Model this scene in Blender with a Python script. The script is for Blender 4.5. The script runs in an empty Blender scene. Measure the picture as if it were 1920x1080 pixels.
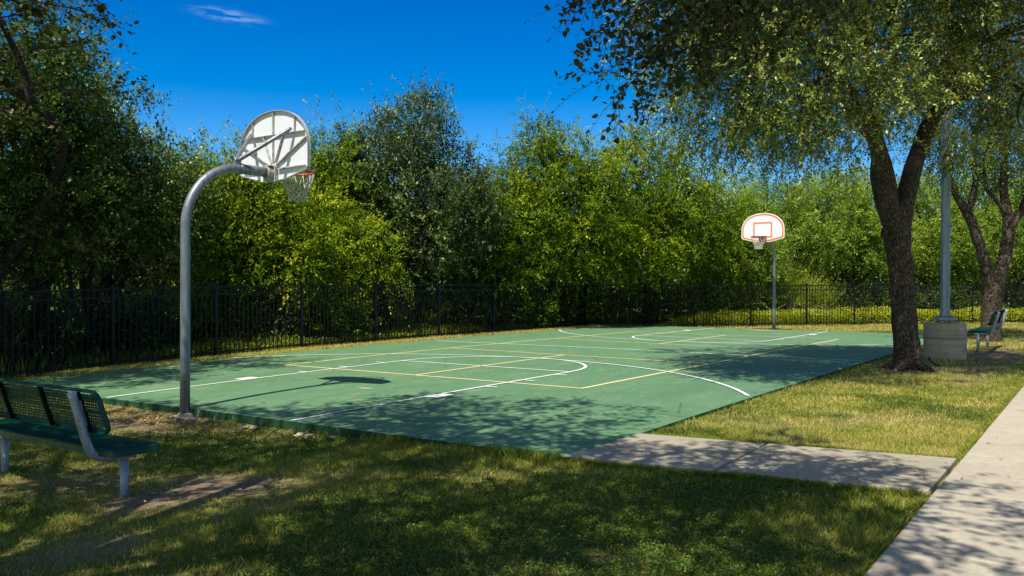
import bpy, math, numpy as np
from mathutils import Vector, Matrix
sc = bpy.context.scene
COL = sc.collection
# ------------------------------------------------------------------ camera
F = 1579.0
CAM = np.array([-16.6606, -8.9184, 1.3814])
RIG = np.array([[0.57669, -0.81695, 0.00304], [2e-05, -0.00371, -0.99999], [0.81696, 0.57669, -0.00213]])   # right, down, forward
cd = bpy.data.cameras.new('camera'); cam = bpy.data.objects.new('camera', cd); COL.objects.link(cam)
cd.sensor_width = 36.0; cd.lens = F/1920*36; cd.clip_start = 0.05; cd.clip_end = 3000
M3 = Matrix(((RIG[0][0], -RIG[1][0], -RIG[2][0]), (RIG[0][1], -RIG[1][1], -RIG[2][1]), (RIG[0][2], -RIG[1][2], -RIG[2][2])))
cam.matrix_world = Matrix.Translation(Vector(CAM)) @ M3.to_4x4()
sc.camera = cam
# ------------------------------------------------------------------ light
SUN = Vector((-0.564, -0.1015, 1.0)).normalized()          # towards the sun
world = bpy.data.worlds.new('World'); sc.world = world; world.use_nodes = True
wn, wl = world.node_tree.nodes, world.node_tree.links
bg = wn['Background']
sky = wn.new('ShaderNodeTexSky'); sky.sky_type = 'NISHITA'; sky.sun_disc = False
sky.sun_elevation = math.asin(SUN.z); sky.sun_rotation = math.atan2(SUN.x, SUN.y)
sky.altitude = 300; sky.air_density = 1.0; sky.dust_density = 0.15; sky.ozone_density = 3.0
# deep polarised blue opposite the sun, added warm tint around it to neutralise shade
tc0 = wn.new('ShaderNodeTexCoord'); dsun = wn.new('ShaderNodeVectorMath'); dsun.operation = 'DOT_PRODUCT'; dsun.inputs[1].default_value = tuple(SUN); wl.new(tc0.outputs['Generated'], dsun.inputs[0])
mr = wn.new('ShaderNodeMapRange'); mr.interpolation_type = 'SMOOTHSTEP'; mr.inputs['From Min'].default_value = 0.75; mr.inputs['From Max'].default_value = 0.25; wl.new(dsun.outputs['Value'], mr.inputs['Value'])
tm = wn.new('ShaderNodeMix'); tm.data_type = 'RGBA'; tm.blend_type = 'MULTIPLY'; tm.inputs['Factor'].default_value = 1.0; wl.new(sky.outputs[0], tm.inputs['A'])
sz_ = wn.new('ShaderNodeSeparateXYZ'); wl.new(tc0.outputs['Generated'], sz_.inputs[0])
er = wn.new('ShaderNodeValToRGB'); er.color_ramp.elements[0].position = .06; er.color_ramp.elements[0].color = (.17, .29, .405, 1); er.color_ramp.elements[1].position = .34; er.color_ramp.elements[1].color = (.008, .158, .36, 1)
e_ = er.color_ramp.elements.new(.165); e_.color = (.105, .268, .405, 1); e_ = er.color_ramp.elements.new(.225); e_.color = (.03, .212, .37, 1)
wl.new(sz_.outputs['Z'], er.inputs['Fac'])
em = wn.new('ShaderNodeVectorMath'); em.operation = 'SCALE'; em.inputs['Scale'].default_value = 2.75; wl.new(er.outputs['Color'], em.inputs[0]); wl.new(em.outputs[0], tm.inputs['B'])
h2 = wn.new('ShaderNodeHueSaturation'); h2.inputs['Saturation'].default_value = 1.04; wl.new(tm.outputs['Result'], h2.inputs['Color'])
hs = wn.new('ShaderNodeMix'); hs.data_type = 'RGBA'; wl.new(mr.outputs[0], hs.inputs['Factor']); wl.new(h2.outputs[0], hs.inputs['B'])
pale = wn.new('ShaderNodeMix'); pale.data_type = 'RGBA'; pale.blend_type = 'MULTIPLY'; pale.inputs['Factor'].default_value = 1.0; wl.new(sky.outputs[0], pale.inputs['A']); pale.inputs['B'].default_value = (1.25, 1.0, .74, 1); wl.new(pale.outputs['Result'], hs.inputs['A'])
# a wisp of high cloud, part of the sky
tcw = wn.new('ShaderNodeTexCoord'); 
def wmath(op, a, b=None, c=None):
    n = wn.new('ShaderNodeMath'); n.operation = op
    for i, x in enumerate((a, b, c)):
        if x is None: continue
        if isinstance(x, (int, float)): n.inputs[i].default_value = x
        else: wl.new(x, n.inputs[i])
    return n.outputs[0]
def vdot(vec):
    n = wn.new('ShaderNodeVectorMath'); n.operation = 'DOT_PRODUCT'; n.inputs[1].default_value = vec
    wl.new(tcw.outputs['Generated'], n.inputs[0]); return n.outputs['Value']
def pixdir(x, y):
    d = RIG.T @ np.array([(x-960)/F, (y-540)/F, 1.0]); return d/np.linalg.norm(d)
c0 = pixdir(392, 23); c1 = pixdir(462, 35)
ax = c1-c0; ax /= np.linalg.norm(ax); up = np.cross(ax, c0); up /= np.linalg.norm(up)
da, db, dc = vdot(tuple(ax)), vdot(tuple(up)), vdot(tuple(c0))
ga = wmath('MULTIPLY', wmath('SUBTRACT', da, 0.0), 44.0); gb = wmath('MULTIPLY', db, 240.0)
r2 = wmath('ADD', wmath('MULTIPLY', ga, ga), wmath('MULTIPLY', gb, gb))
fall = wmath('EXPONENT', wmath('MULTIPLY', r2, -0.9))
mpw = wn.new('ShaderNodeMapping'); wl.new(tcw.outputs['Generated'], mpw.inputs['Vector']); mpw.inputs['Scale'].default_value = (30, 30, 150)
nw = wn.new('ShaderNodeTexNoise'); nw.inputs['Scale'].default_value = 1.3; nw.inputs['Detail'].default_value = 5
wl.new(mpw.outputs[0], nw.inputs['Vector'])
nzw = wmath('MULTIPLY', wmath('SUBTRACT', nw.outputs['Fac'], 0.42), 3.0); nzw = wmath('MAXIMUM', nzw, 0.0)
cl = wmath('MULTIPLY', wmath('MULTIPLY', fall, nzw), wmath('GREATER_THAN', dc, 0.0))
cl = wmath('MINIMUM', cl, 0.22)
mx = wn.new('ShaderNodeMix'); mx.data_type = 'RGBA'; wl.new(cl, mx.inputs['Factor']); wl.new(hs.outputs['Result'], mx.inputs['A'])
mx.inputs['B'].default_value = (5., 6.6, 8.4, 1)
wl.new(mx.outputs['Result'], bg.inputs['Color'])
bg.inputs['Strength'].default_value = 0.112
sd = bpy.data.lights.new('sun', 'SUN'); sd.energy = 4.9; sd.angle = math.radians(0.53); sd.color = (1.0, 0.945, 0.84)
so = bpy.data.objects.new('sun', sd); COL.objects.link(so); so.rotation_euler = SUN.to_track_quat('Z', 'Y').to_euler(); so.location = (-30, -5, 40)
sc.view_settings.view_transform = 'Standard'; sc.view_settings.look = 'None'; sc.view_settings.gamma = 1.0
sc.view_settings.exposure = 0.35
sc.cycles.max_bounces = 5; sc.cycles.diffuse_bounces = 3; sc.cycles.transmission_bounces = 3; sc.cycles.transparent_max_bounces = 4
sc.cycles.sample_clamp_indirect = 4.0
# ------------------------------------------------------------------ helpers
def at(x, y, D):
    """a survey point: the world position seen at photo pixel x, y at depth D metres"""
    return CAM + D*(RIG.T @ np.array([(x-960)/F, (y-540)/F, 1.0]))
def proj(P):
    d = (P-CAM) @ RIG.T
    z = np.maximum(d[:, 2], 1e-3)
    return 960+F*d[:, 0]/z, 540+F*d[:, 1]/z, d[:, 2]
CW = (-0.02435475, -0.03777884, -0.0045847, 0.02961241, 0.01348274, 0.03141372)
def warp(u, v):
    u = np.clip(u, -11.2, 11.2); v = np.clip(v, -5.9, 5.9)
    return CW[0]*u*v/50+CW[1]*u*u/100+CW[2]*v*v/25+CW[3]*u*u*v/500+CW[4]*u*v*v/250+CW[5]*u**3/1000
def sstep(a, b, x):
    t = np.clip((x-a)/(b-a), 0, 1); return t*t*(3-2*t)
_rs = np.random.RandomState(11); _tab = _rs.rand(256, 256)
def vnoise(x, y, s=1.0, off=0):
    x = np.asarray(x, float)*s+off*17.3+500; y = np.asarray(y, float)*s+off*9.1+500
    xi, yi = np.floor(x).astype(int), np.floor(y).astype(int); fx, fy = x-xi, y-yi
    fx = fx*fx*(3-2*fx); fy = fy*fy*(3-2*fy)
    g = lambda i, j: _tab[(xi+i) % 256, (yi+j) % 256]
    return (g(0, 0)*(1-fx)+g(1, 0)*fx)*(1-fy)+(g(0, 1)*(1-fx)+g(1, 1)*fx)*fy
def fbm(x, y, s=1.0, off=0, o=4):
    r = 0; a = 0.5; t = 0
    for k in range(o): r = r+a*vnoise(x, y, s*2**k, off+k); t += a; a *= 0.55
    return r/t
def zg(u, v):
    """height of the ground; u along the court, v across it (v = -Y)"""
    u = np.asarray(u, float); v = np.asarray(v, float)
    z = warp(u, v)-0.035
    lawn = -0.065-0.17*sstep(5.0, 1.8, v)
    z = z+(lawn-z)*sstep(-10.4, -11.1, u)
    z = z+0.07*np.exp(-(((u-9.5)/4)**2+((v-7.5)/2.0)**2))
    z = z+0.05*sstep(13, 18, u)
    z = z+0.05*(fbm(u, v, 0.5, 3)-0.5)*sstep(0.0, 1.2, np.maximum(np.abs(v)-5.4, np.abs(u)-10.9))
    z = z+0.06*sstep(-7.5, -12, v)
    return z
def dirt(u, v):
    """0 = grown over, 1 = bare soil"""
    g = lambda a, b, ra, rb: np.exp(-(((u-a)/ra)**2+((v-b)/rb)**2))
    m = 0.7*g(-13.2, 2.5, .9, 1.6)+0.6*g(-12.7, 3.6, 1.0, .7)+0.9*g(-11.15, -0.2, .5, 1.3)+0.5*g(-14.2, 4.3, .8, .6)+0.3*g(-13.3, 5.0, .5, .6)
    m = m+1.1*g(-0.6, 6.2, 1.1, .7)+.9*g(2.6, 7.1, 1.8, .6)+.9*g(4.5, 6.9, 1.4, .5)+.5*g(-1.2, 7.2, 1.5, .35)+.6*g(8.3, 6.8, 1.2, .8)+0.45*g(-8.6, 6.4, 1.0, .5)
    m = m+1.0*sstep(-6.3, -7.2, v)
    return np.clip(m+1.3*(fbm(u, v, 1.3, 5)-0.52), 0, 1)
def nset(o, **k):
    for a, b in k.items(): o[a] = b
    return o
def empty(name, loc, rz=0.0, label=None, cat=None, group=None):
    o = bpy.data.objects.new(name, None); COL.objects.link(o); o.location = loc; o.rotation_euler = (0, 0, rz); o.empty_display_size = 0.2
    if label: o['label'] = label
    if cat: o['category'] = cat
    if group: o['group'] = group
    return o
class MB:
    def __init__(s): s.v = []; s.f3 = []; s.f4 = []; s.t3 = []; s.t4 = []; s.n = 0
    def add(s, V, q=None, t=None, tint=None):
        V = np.asarray(V, float).reshape(-1, 3)
        for F_, lst, tl in ((q, s.f4, s.t4), (t, s.f3, s.t3)):
            if F_ is not None and len(F_):
                F_ = np.asarray(F_, int); lst.append(F_+s.n)
                tl.append(np.zeros(len(F_)) if tint is None else np.broadcast_to(np.asarray(tint, float), (len(F_),)))
        s.v.append(V); s.n += len(V)
    def box(s, c, d, R=None):
        c = np.asarray(c, float); h = np.asarray(d, float)/2
        V = np.array([[x, y, z] for x in (-1, 1) for y in (-1, 1) for z in (-1, 1)])*h
        if R is not None: V = V @ np.asarray(R).T
        s.add(V+c, q=[(0, 1, 3, 2), (4, 6, 7, 5), (0, 4, 5, 1), (2, 3, 7, 6), (0, 2, 6, 4), (1, 5, 7, 3)])
    def bar(s, a, b, w, h=None, upv=(0, 0, 1)):
        """rectangular bar from a to b"""
        a = np.asarray(a, float); b = np.asarray(b, float); h = w if h is None else h
        d = b-a; L = np.linalg.norm(d); d = d/L; u_ = np.asarray(upv, float)
        if abs(d @ u_) > 0.98: u_ = np.array([1., 0, 0])
        r = np.cross(d, u_); r /= np.linalg.norm(r); u_ = np.cross(r, d)
        s.box((a+b)/2, (L, w, h), np.stack([d, r, u_], 1))
    def tube(s, P, r, n=8, cap=True, tint=None, noise=0.0, seed=0):
        P = np.asarray(P, float); k = len(P); r = np.broadcast_to(np.asarray(r, float), (k,))
        T = np.gradient(P, axis=0); T /= np.linalg.norm(T, axis=1)[:, None]+1e-12
        ref = np.array([0.13, 0.21, 0.97]) if abs(T[0] @ np.array([0.13, .21, .97])) < 0.95 else np.array([1., 0.1, 0])
        N = []; cur = ref
        for i in range(k):
            cur = cur-(cur @ T[i])*T[i]; cur = cur/np.linalg.norm(cur); N.append(cur)
        N = np.array(N); B = np.cross(T, N)
        a = np.arange(n)/n*2*np.pi
        ring = np.cos(a)[None, :, None]*N[:, None]+np.sin(a)[None, :, None]*B[:, None]
        rr = r[:, None, None]*np.ones((k, n, 1))
        if noise:
            rs = np.random.RandomState(seed); ph = rs.rand(4)*6
            ii = np.arange(k)[:, None]; aa = a[None]
            rr = rr*(1+noise*(np.sin(3*aa+ph[0]+ii*.35)+.7*np.sin(5*aa+ph[1]-ii*.6)+.6*np.sin(2*aa+ii*.9+ph[2])+.5*rs.randn(k, n)))[..., None]
        V = (P[:, None]+ring*rr).reshape(-1, 3)
        i, j = np.meshgrid(np.arange(k-1), np.arange(n), indexing='ij'); j2 = (j+1) % n
        q = np.stack([i*n+j, i*n+j2, (i+1)*n+j2, (i+1)*n+j], -1).reshape(-1, 4)
        t = None
        if cap:
            V = np.vstack([V, P[0], P[-1]]); jj = np.arange(n); c0_ = k*n
            t = np.vstack([np.stack([np.full(n, c0_), (jj+1) % n, jj], 1), np.stack([np.full(n, c0_+1), (k-1)*n+jj, (k-1)*n+(jj+1) % n], 1)])
        s.add(V, q=q, t=t, tint=tint)
    def build(s, name, mat, parent=None, smooth=False, bevel=0.0, **props):
        V = np.vstack(s.v); me = bpy.data.meshes.new(name)
        f3 = np.vstack(s.f3) if s.f3 else np.zeros((0, 3), int); f4 = np.vstack(s.f4) if s.f4 else np.zeros((0, 4), int)
        tint = np.concatenate((s.t4 or [np.zeros(0)])+(s.t3 or [np.zeros(0)]))
        me.vertices.add(len(V)); me.vertices.foreach_set('co', V.astype(np.float32).ravel())
        nl = f4.size+f3.size; me.loops.add(nl); me.loops.foreach_set('vertex_index', np.concatenate([f4.ravel(), f3.ravel()]).astype(np.int32))
        nf = len(f4)+len(f3); me.polygons.add(nf)
        st = np.concatenate([np.arange(len(f4))*4, f4.size+np.arange(len(f3))*3]).astype(np.int32)
        me.polygons.foreach_set('loop_start', st)
        me.polygons.foreach_set('use_smooth', np.full(nf, smooth))
        me.update(calc_edges=True)
        if tint.any():
            a = me.attributes.new('tint', 'FLOAT', 'FACE'); a.data.foreach_set('value', tint.astype(np.float32))
        me.materials.append(mat)
        o = bpy.data.objects.new(name, me); COL.objects.link(o)
        if parent is not None: o.parent = parent
        if bevel:
            m = o.modifiers.new('bevel', 'BEVEL'); m.width = bevel; m.segments = 2; m.limit_method = 'ANGLE'
        for k_, v_ in props.items(): o[k_] = v_
        return o
def bez(pts, n=12):
    """smooth path through points (Catmull-Rom)"""
    P = [np.asarray(p, float) for p in pts]; P = [2*P[0]-P[1]]+P+[2*P[-1]-P[-2]]; out = []
    for i in range(1, len(P)-2):
        t = np.linspace(0, 1, n, endpoint=False)[:, None]
        a, b, c, d = P[i-1:i+3]
        out.append(0.5*((2*b)+(-a+c)*t+(2*a-5*b+4*c-d)*t*t+(-a+3*b-3*c+d)*t**3))
    out.append(P[-2][None]); return np.vstack(out)
# ------------------------------------------------------------------ materials
class Mat:
    def __init__(s, name, rough=0.6, metal=0.0, spec=0.5):
        s.m = bpy.data.materials.new(name); s.m.use_nodes = True; s.n = s.m.node_tree.nodes; s.l = s.m.node_tree.links
        s.b = s.n['Principled BSDF']; s.b.inputs['Roughness'].default_value = rough; s.b.inputs['Metallic'].default_value = metal
        s.b.inputs['Specular IOR Level'].default_value = spec
        s.tc = s.n.new('ShaderNodeTexCoord')
    def noise(s, scale, detail=4, sc3=(1, 1, 1), rough=0.55, dist=0.0):
        mp = s.n.new('ShaderNodeMapping'); mp.inputs['Scale'].default_value = sc3; s.l.new(s.tc.outputs['Object'], mp.inputs['Vector'])
        t = s.n.new('ShaderNodeTexNoise'); t.inputs['Scale'].default_value = scale; t.inputs['Detail'].default_value = detail
        t.inputs['Roughness'].default_value = rough; t.inputs['Distortion'].default_value = dist
        s.l.new(mp.outputs[0], t.inputs['Vector']); return t.outputs['Fac']
    def vor(s, scale, sc3=(1, 1, 1), feat='F1', out='Distance', rand=1.0):
        mp = s.n.new('ShaderNodeMapping'); mp.inputs['Scale'].default_value = sc3; s.l.new(s.tc.outputs['Object'], mp.inputs['Vector'])
        t = s.n.new('ShaderNodeTexVoronoi'); t.feature = feat; t.inputs['Scale'].default_value = scale; t.inputs['Randomness'].default_value = rand
        s.l.new(mp.outputs[0], t.inputs['Vector']); return t.outputs[out]
    def attr(s, name='tint'):
        a = s.n.new('ShaderNodeAttribute'); a.attribute_name = name; return a.outputs['Fac']
    def ramp(s, fac, stops, interp='LINEAR'):
        r = s.n.new('ShaderNodeValToRGB'); r.color_ramp.interpolation = interp; e = r.color_ramp.elements
        while len(e) < len(stops): e.new(0.5)
        for k, (p, c) in enumerate(stops):
            e[k].position = p; e[k].color = (*c, 1) if len(c) == 3 else c
        if not isinstance(fac, float): s.l.new(fac, r.inputs['Fac'])
        return r.outputs['Color']
    def mix(s, fac, a, b, mode='MIX'):
        n = s.n.new('ShaderNodeMix'); n.data_type = 'RGBA'; n.blend_type = mode
        for k, x in (('Factor', fac), ('A', a), ('B', b)):
            if isinstance(x, (int, float)): n.inputs[k].default_value = x
            elif isinstance(x, tuple): n.inputs[k].default_value = (*x, 1)
            else: s.l.new(x, n.inputs[k])
        return n.outputs['Result']
    def math(s, op, a, b=0.0):
        n = s.n.new('ShaderNodeMath'); n.operation = op
        for i, x in enumerate((a, b)):
            if isinstance(x, (int, float)): n.inputs[i].default_value = x
            else: s.l.new(x, n.inputs[i])
        return n.outputs[0]
    def color(s, c):
        if isinstance(c, tuple): s.b.inputs['Base Color'].default_value = (*c, 1)
        else: s.l.new(c, s.b.inputs['Base Color'])
        return s
    def bump(s, h, strength=0.3, dist=0.01):
        b = s.n.new('ShaderNodeBump'); b.inputs['Strength'].default_value = strength; b.inputs['Distance'].default_value = dist
        s.l.new(h, b.inputs['Height']); s.l.new(b.outputs[0], s.b.inputs['Normal']); return s
    def trans(s, fac, col):
        t = s.n.new('ShaderNodeBsdfTranslucent'); s.l.new(col, t.inputs['Color']) if not isinstance(col, tuple) else None
        mxs = s.n.new('ShaderNodeMixShader'); mxs.inputs[0].default_value = fac
        s.l.new(s.b.outputs[0], mxs.inputs[1]); s.l.new(t.outputs[0], mxs.inputs[2])
        s.l.new(mxs.outputs[0], s.n['Material Output'].inputs['Surface']); return s
def leafmat(name, stops, tr=0.3, rough=0.5, boost=(1.25, 1.2, 0.6), spec=0.3):
    m = Mat(name, rough, 0, spec); c = m.ramp(m.attr(), stops); m.color(c)
    t = m.mix(1.0, c, boost, 'MULTIPLY'); m.trans(tr, t); return m.m
LEAF_OAK = leafmat('oak_leaf', [(0, (.022, .045, .010)), (.45, (.080, .135, .022)), (.8, (.27, .36, .055)), (1, (.52, .55, .16))], .3, .38, spec=.5)
LEAF_GREY = leafmat('grey_oak_leaf', [(0, (.022, .045, .014)), (.5, (.088, .14, .038)), (.85, (.19, .26, .066)), (1, (.30, .34, .11))], .2, .45)
LEAF_ELM = leafmat('elm_leaf', [(0, (.02, .05, .005)), (.4, (.11, .20, .010)), (.75, (.29, .385, .014)), (1, (.55, .53, .03))], .34, .6, spec=.12)
LEAF_GREEN = leafmat('mesquite_leaf', [(0, (.05, .10, .016)), (.5, (.16, .27, .035)), (.85, (.32, .44, .055)), (1, (.46, .52, .08))], .36, .6, spec=.12)
LEAF_DARK = leafmat('dark_oak_leaf', [(0, (.02, .042, .007)), (.5, (.075, .13, .018)), (.85, (.16, .225, .032)), (1, (.27, .31, .06))], .28, .45)
LEAF_NEAR = leafmat('broad_leaf', [(0, (.02, .035, .008)), (.5, (.05, .085, .015)), (.85, (.11, .15, .025)), (1, (.22, .17, .04))], .25, .4)
LEAF_YEL = leafmat('yellow_vine_leaf', [(0, (.12, .17, .010)), (.4, (.36, .42, .018)), (.8, (.56, .58, .03)), (1, (.62, .56, .08))], .35, .5)
GRASS = leafmat('grass_blade', [(0, (.045, .085, .008)), (.35, (.16, .235, .016)), (.6, (.34, .36, .038)), (.85, (.58, .49, .13)), (1, (.66, .54, .24))], .3, .6, (1.2, 1.15, .7))
CLOVER = leafmat('clover_leaf', [(0, (.035, .08, .008)), (.6, (.10, .18, .016)), (1, (.22, .29, .025))], .25, .5)
FALLEN = leafmat('dry_leaf', [(0, (.12, .06, .02)), (.5, (.35, .2, .05)), (1, (.55, .42, .12))], .15, .6)
def bark(name, dark, light, lich):
    m = Mat(name, .9, 0, .2)
    w = m.vor(26, (1.6, 1.6, .38), 'DISTANCE_TO_EDGE'); n = m.noise(9, 6, (2, 2, .6)); p = m.noise(2.4, 4)
    f = m.math('MULTIPLY', m.math('MINIMUM', m.math('MULTIPLY', w, 5.0), 1.0), n)
    c = m.ramp(f, [(.02, dark), (.55, light)]); c = m.mix(m.ramp(p, [(.56, (0, 0, 0)), (.68, (.6, .6, .6))]), c, lich)
    return m.color(c).bump(f, 1.0, .035).m
BARK = bark('live_oak_bark', (.022, .017, .012), (.155, .118, .085), (.22, .185, .14))
BARK_D = bark('dark_bark', (.015, .012, .009), (.085, .065, .045), (.12, .10, .075))
TWIG = Mat('twig_wood', .8, 0, .2).color((.16, .12, .07)).m
TWIG_D = Mat('dark_twig_wood', .8, 0, .2).color((.055, .04, .026)).m
DEAD = Mat('dead_wood', .9, 0, .2).color((.30, .25, .19)).m
def m_steel(name, base, dark, rough=.45, metal=.55):
    m = Mat(name, rough, metal, .5); n = m.noise(7, 5, (3, 3, .35)); n2 = m.noise(60, 3)
    c = m.mix(m.ramp(n, [(.35, (0, 0, 0)), (.7, (1, 1, 1))]), base, dark); c = m.mix(m.ramp(m.noise(24, 5, (1, 1, .12)), [(.52, (0, 0, 0)), (.66, (.7, .7, .7))]), c, tuple(x*.5 for x in base)); c = m.mix(m.ramp(n2, [(.60, (0, 0, 0)), (.68, (.6, .6, .6))]), c, tuple(min(1, x*1.6) for x in base))
    m.color(c); m.l.new(m.ramp(n, [(0, (rough-.12,)*3), (1, (rough+.2,)*3)]), m.b.inputs['Roughness']); return m.m
GALV = m_steel('galvanized_steel', (.26, .29, .32), (.14, .155, .17))
GALV_L = m_steel('light_galvanized_steel', (.40, .44, .48), (.28, .31, .34), .5, .4)
POLEG = m_steel('grey_painted_steel', (.26, .33, .38), (.20, .26, .30), .45, .3)
BLACK = Mat('black_powder_coat', .5, 0, .25).color((.004, .005, .007)).m
GREENB = Mat('green_plastic_coat', .35, 0, .5)
GREENB.color(GREENB.ramp(GREENB.noise(6, 4), [(.3, (.0, .040, .023)), (.7, (.0, .075, .045))])); GREENB = GREENB.m
def m_board():
    m = Mat('white_backboard_enamel', .4, 0, .5)
    n = m.noise(5, 6, (1, 2.5, .6)); g = m.noise(30, 4, (1, 3, .3))
    c = m.mix(m.ramp(n, [(.5, (0, 0, 0)), (.75, (.35, .35, .35))]), (.77, .81, .87), (.55, .55, .54))
    c = m.mix(m.ramp(g, [(.62, (0, 0, 0)), (.75, (.5, .5, .5))]), c, (.42, .37, .30)); return m.color(c).m
BOARD = m_board()
RIB = Mat('grimy_white_enamel', .55, 0, .4); RIB.color(RIB.mix(RIB.ramp(RIB.noise(18, 5), [(.42, (0, 0, 0)), (.62, (1, 1, 1))]), (.50, .49, .47), (.30, .27, .23))); RIB = RIB.m
LIP = Mat('weathered_grey_enamel', .6, 0, .3).color((.36, .36, .36)).m
BFRONT = Mat('clean_white_enamel', .35).color((.79, .83, .89)).m
ORANGE = Mat('orange_enamel', .45); ORANGE.color(ORANGE.mix(ORANGE.ramp(ORANGE.noise(3, 3), [(.4, (0, 0, 0)), (.65, (.5, .5, .5))]), (.85, .16, .01), (.85, .38, .2))); ORANGE = ORANGE.m
SALMON = Mat('faded_orange_enamel', .5).color((.80, .27, .16)).m
RED = Mat('red_rim_enamel', .4).color((.62, .025, .015)).m
DKRED = Mat('weathered_red_enamel', .6).color((.36, .03, .025)).m
NET = Mat('white_net_cord', .9, 0, .1).color((.62, .60, .52)).m
NETG = Mat('grey_net_cord', .9, 0, .1).color((.55, .54, .50)).m
def m_concrete(name, a, b, stain, sc_=1.0, bands=False):
    m = Mat(name, .85, 0, .3); n = m.noise(.9*sc_, 6); f = m.noise(22, 6, rough=.7); s2 = m.noise(3.5*sc_, 6, dist=.6); sp = m.vor(42)
    c = m.mix(m.ramp(n, [(.35, (0, 0, 0)), (.65, (1, 1, 1))]), a, b)
    c = m.mix(m.ramp(s2, [(.56, (0, 0, 0)), (.72, (.55, .55, .55))]), c, stain)
    c = m.mix(m.ramp(f, [(.35, (.22, .22, .22)), (.6, (0, 0, 0))]), c, (.10, .085, .07))
    c = m.mix(m.ramp(sp, [(.02, (.4, .4, .4)), (.09, (0, 0, 0))]), c, (.09, .07, .05))
    if bands:
        w = m.noise(1, 2, (0.01, 0.01, 9)); c = m.mix(m.ramp(w, [(.5, (0, 0, 0)), (.62, (.6, .6, .6))]), c, (.16, .13, .09))
    return m.color(c).bump(f, .25, .004).m
CONC = m_concrete('weathered_concrete', (.42, .37, .275), (.35, .305, .225), (.24, .20, .15))
CONCW = m_concrete('pale_sidewalk_concrete', (.48, .43, .335), (.42, .365, .28), (.30, .26, .20))
FOOT = m_concrete('stained_cast_concrete', (.52, .43, .29), (.40, .33, .22), (.40, .24, .10), 1.5, True)
def m_court():
    m = Mat('green_court_paint', .62, 0, .3)
    n = m.noise(.35, 5); st = m.noise(1.6, 7, (.55, 1.6, 1), .65, .4); sp = m.noise(9, 5, (.6, 1.8, 1)); fi = m.noise(70, 3); big = m.noise(.8, 3)
    c = m.mix(m.ramp(n, [(.3, (0, 0, 0)), (.7, (1, 1, 1))]), (.098, .215, .100), (.122, .24, .118))
    c = m.mix(m.ramp(st, [(.50, (0, 0, 0)), (.66, (.55, .55, .55))]), c, (.19, .28, .16))
    c = m.mix(m.ramp(sp, [(.60, (0, 0, 0)), (.68, (.6, .6, .6))]), c, (.32, .34, .23))
    crk = m.vor(.42, (1, 1, 1), 'DISTANCE_TO_EDGE'); c = m.mix(m.ramp(m.noise(3.2, 7, (.5, 1.4, 1), .7, .8), [(.58, (0, 0, 0)), (.66, (.45, .45, .45))]), c, (.25, .32, .20)); c = m.mix(m.ramp(crk, [(.0015, (.6, .6, .6)), (.004, (0, 0, 0))]), c, (.04, .07, .04))
    stn = m.noise(.55, 6, dist=1.2); c = m.mix(m.ramp(stn, [(.54, (0, 0, 0)), (.68, (.38, .38, .38))]), c, (.075, .15, .085))
    c = m.mix(m.ramp(big, [(.62, (0, 0, 0)), (.76, (.35, .35, .35))]), c, (.20, .21, .13))
    c = m.mix(m.ramp(fi, [(.3, (.25, .25, .25)), (.5, (0, 0, 0))]), c, (.06, .13, .06))
    return m.color(c).bump(fi, .15, .002).m
COURT = m_court()
CEDGE = Mat('worn_green_edge_paint', .8, 0, .2); CEDGE.color(CEDGE.mix(CEDGE.ramp(CEDGE.noise(7, 6), [(.60, (0, 0, 0)), (.66, (.8, .8, .8))]), (.014, .05, .022), (.28, .25, .19))); CEDGE = CEDGE.m
def m_line(name, c0_, c1_):
    m = Mat(name, .6, 0, .3); return m.color(m.mix(m.ramp(m.noise(14, 6, rough=.7), [(.56, (0, 0, 0)), (.74, (.8, .8, .8))]), c0_, c1_)).m
LWHITE = m_line('white_line_paint', (.82, .82, .80), (.42, .55, .42)); LYEL = m_line('yellow_line_paint', (.80, .66, .33), (.42, .46, .22))
def m_ground():
    m = Mat('lawn_soil', .95, 0, .1); d = m.attr('dirt'); n = m.noise(3, 6); f = m.noise(45, 5, rough=.75); g = m.noise(.8, 4)
    soil = m.ramp(f, [(.3, (.10, .07, .042)), (.55, (.22, .165, .105)), (.75, (.38, .31, .22))])
    turf = m.ramp(n, [(.3, (.10, .125, .018)), (.5, (.25, .235, .05)), (.72, (.46, .37, .13))])
    turf = m.mix(m.ramp(f, [(.35, (.7, .7, .7)), (.6, (0, 0, 0))]), turf, (.035, .04, .012))
    return m.color(m.mix(d, turf, soil)).bump(f, .6, .02).m
GROUND = m_ground()
ROCK = Mat('limestone', .9, 0, .2); ROCK.color(ROCK.ramp(ROCK.noise(20, 5), [(.3, (.25, .21, .15)), (.7, (.5, .45, .36))])); ROCK = ROCK.m
RUBBER = Mat('black_plastic', .5).color((.015, .016, .018)).m
# ------------------------------------------------------------------ ground
def axis(lo, hi, step, far, growth=1.35):
    c = list(np.arange(lo, hi+1e-6, step)); s = step
    while c[-1] < far: s *= growth; c.append(c[-1]+s)
    s = step
    while c[0] > -far: s *= growth; c.insert(0, c[0]-s)
    return np.array(c)
def grid(uu, vv, zfun, mb=None):
    U, V = np.meshgrid(uu, vv, indexing='ij'); Z = zfun(U, V); nu, nv = U.shape
    P = np.stack([U, -V, Z], -1).reshape(-1, 3)
    i, j = np.meshgrid(np.arange(nu-1), np.arange(nv-1), indexing='ij')
    q = np.stack([i*nv+j, i*nv+j+1, (i+1)*nv+j+1, (i+1)*nv+j], -1).reshape(-1, 4)
    return P, q, U, V
uu = axis(-17, 22, .2, 900); vv = axis(-9, 11, .2, 900)
P, q, U, V = grid(uu, vv, lambda a, b: zg(np.clip(a, -60, 60), np.clip(b, -60, 60)))
mb = MB(); mb.add(P, q=q)
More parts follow.
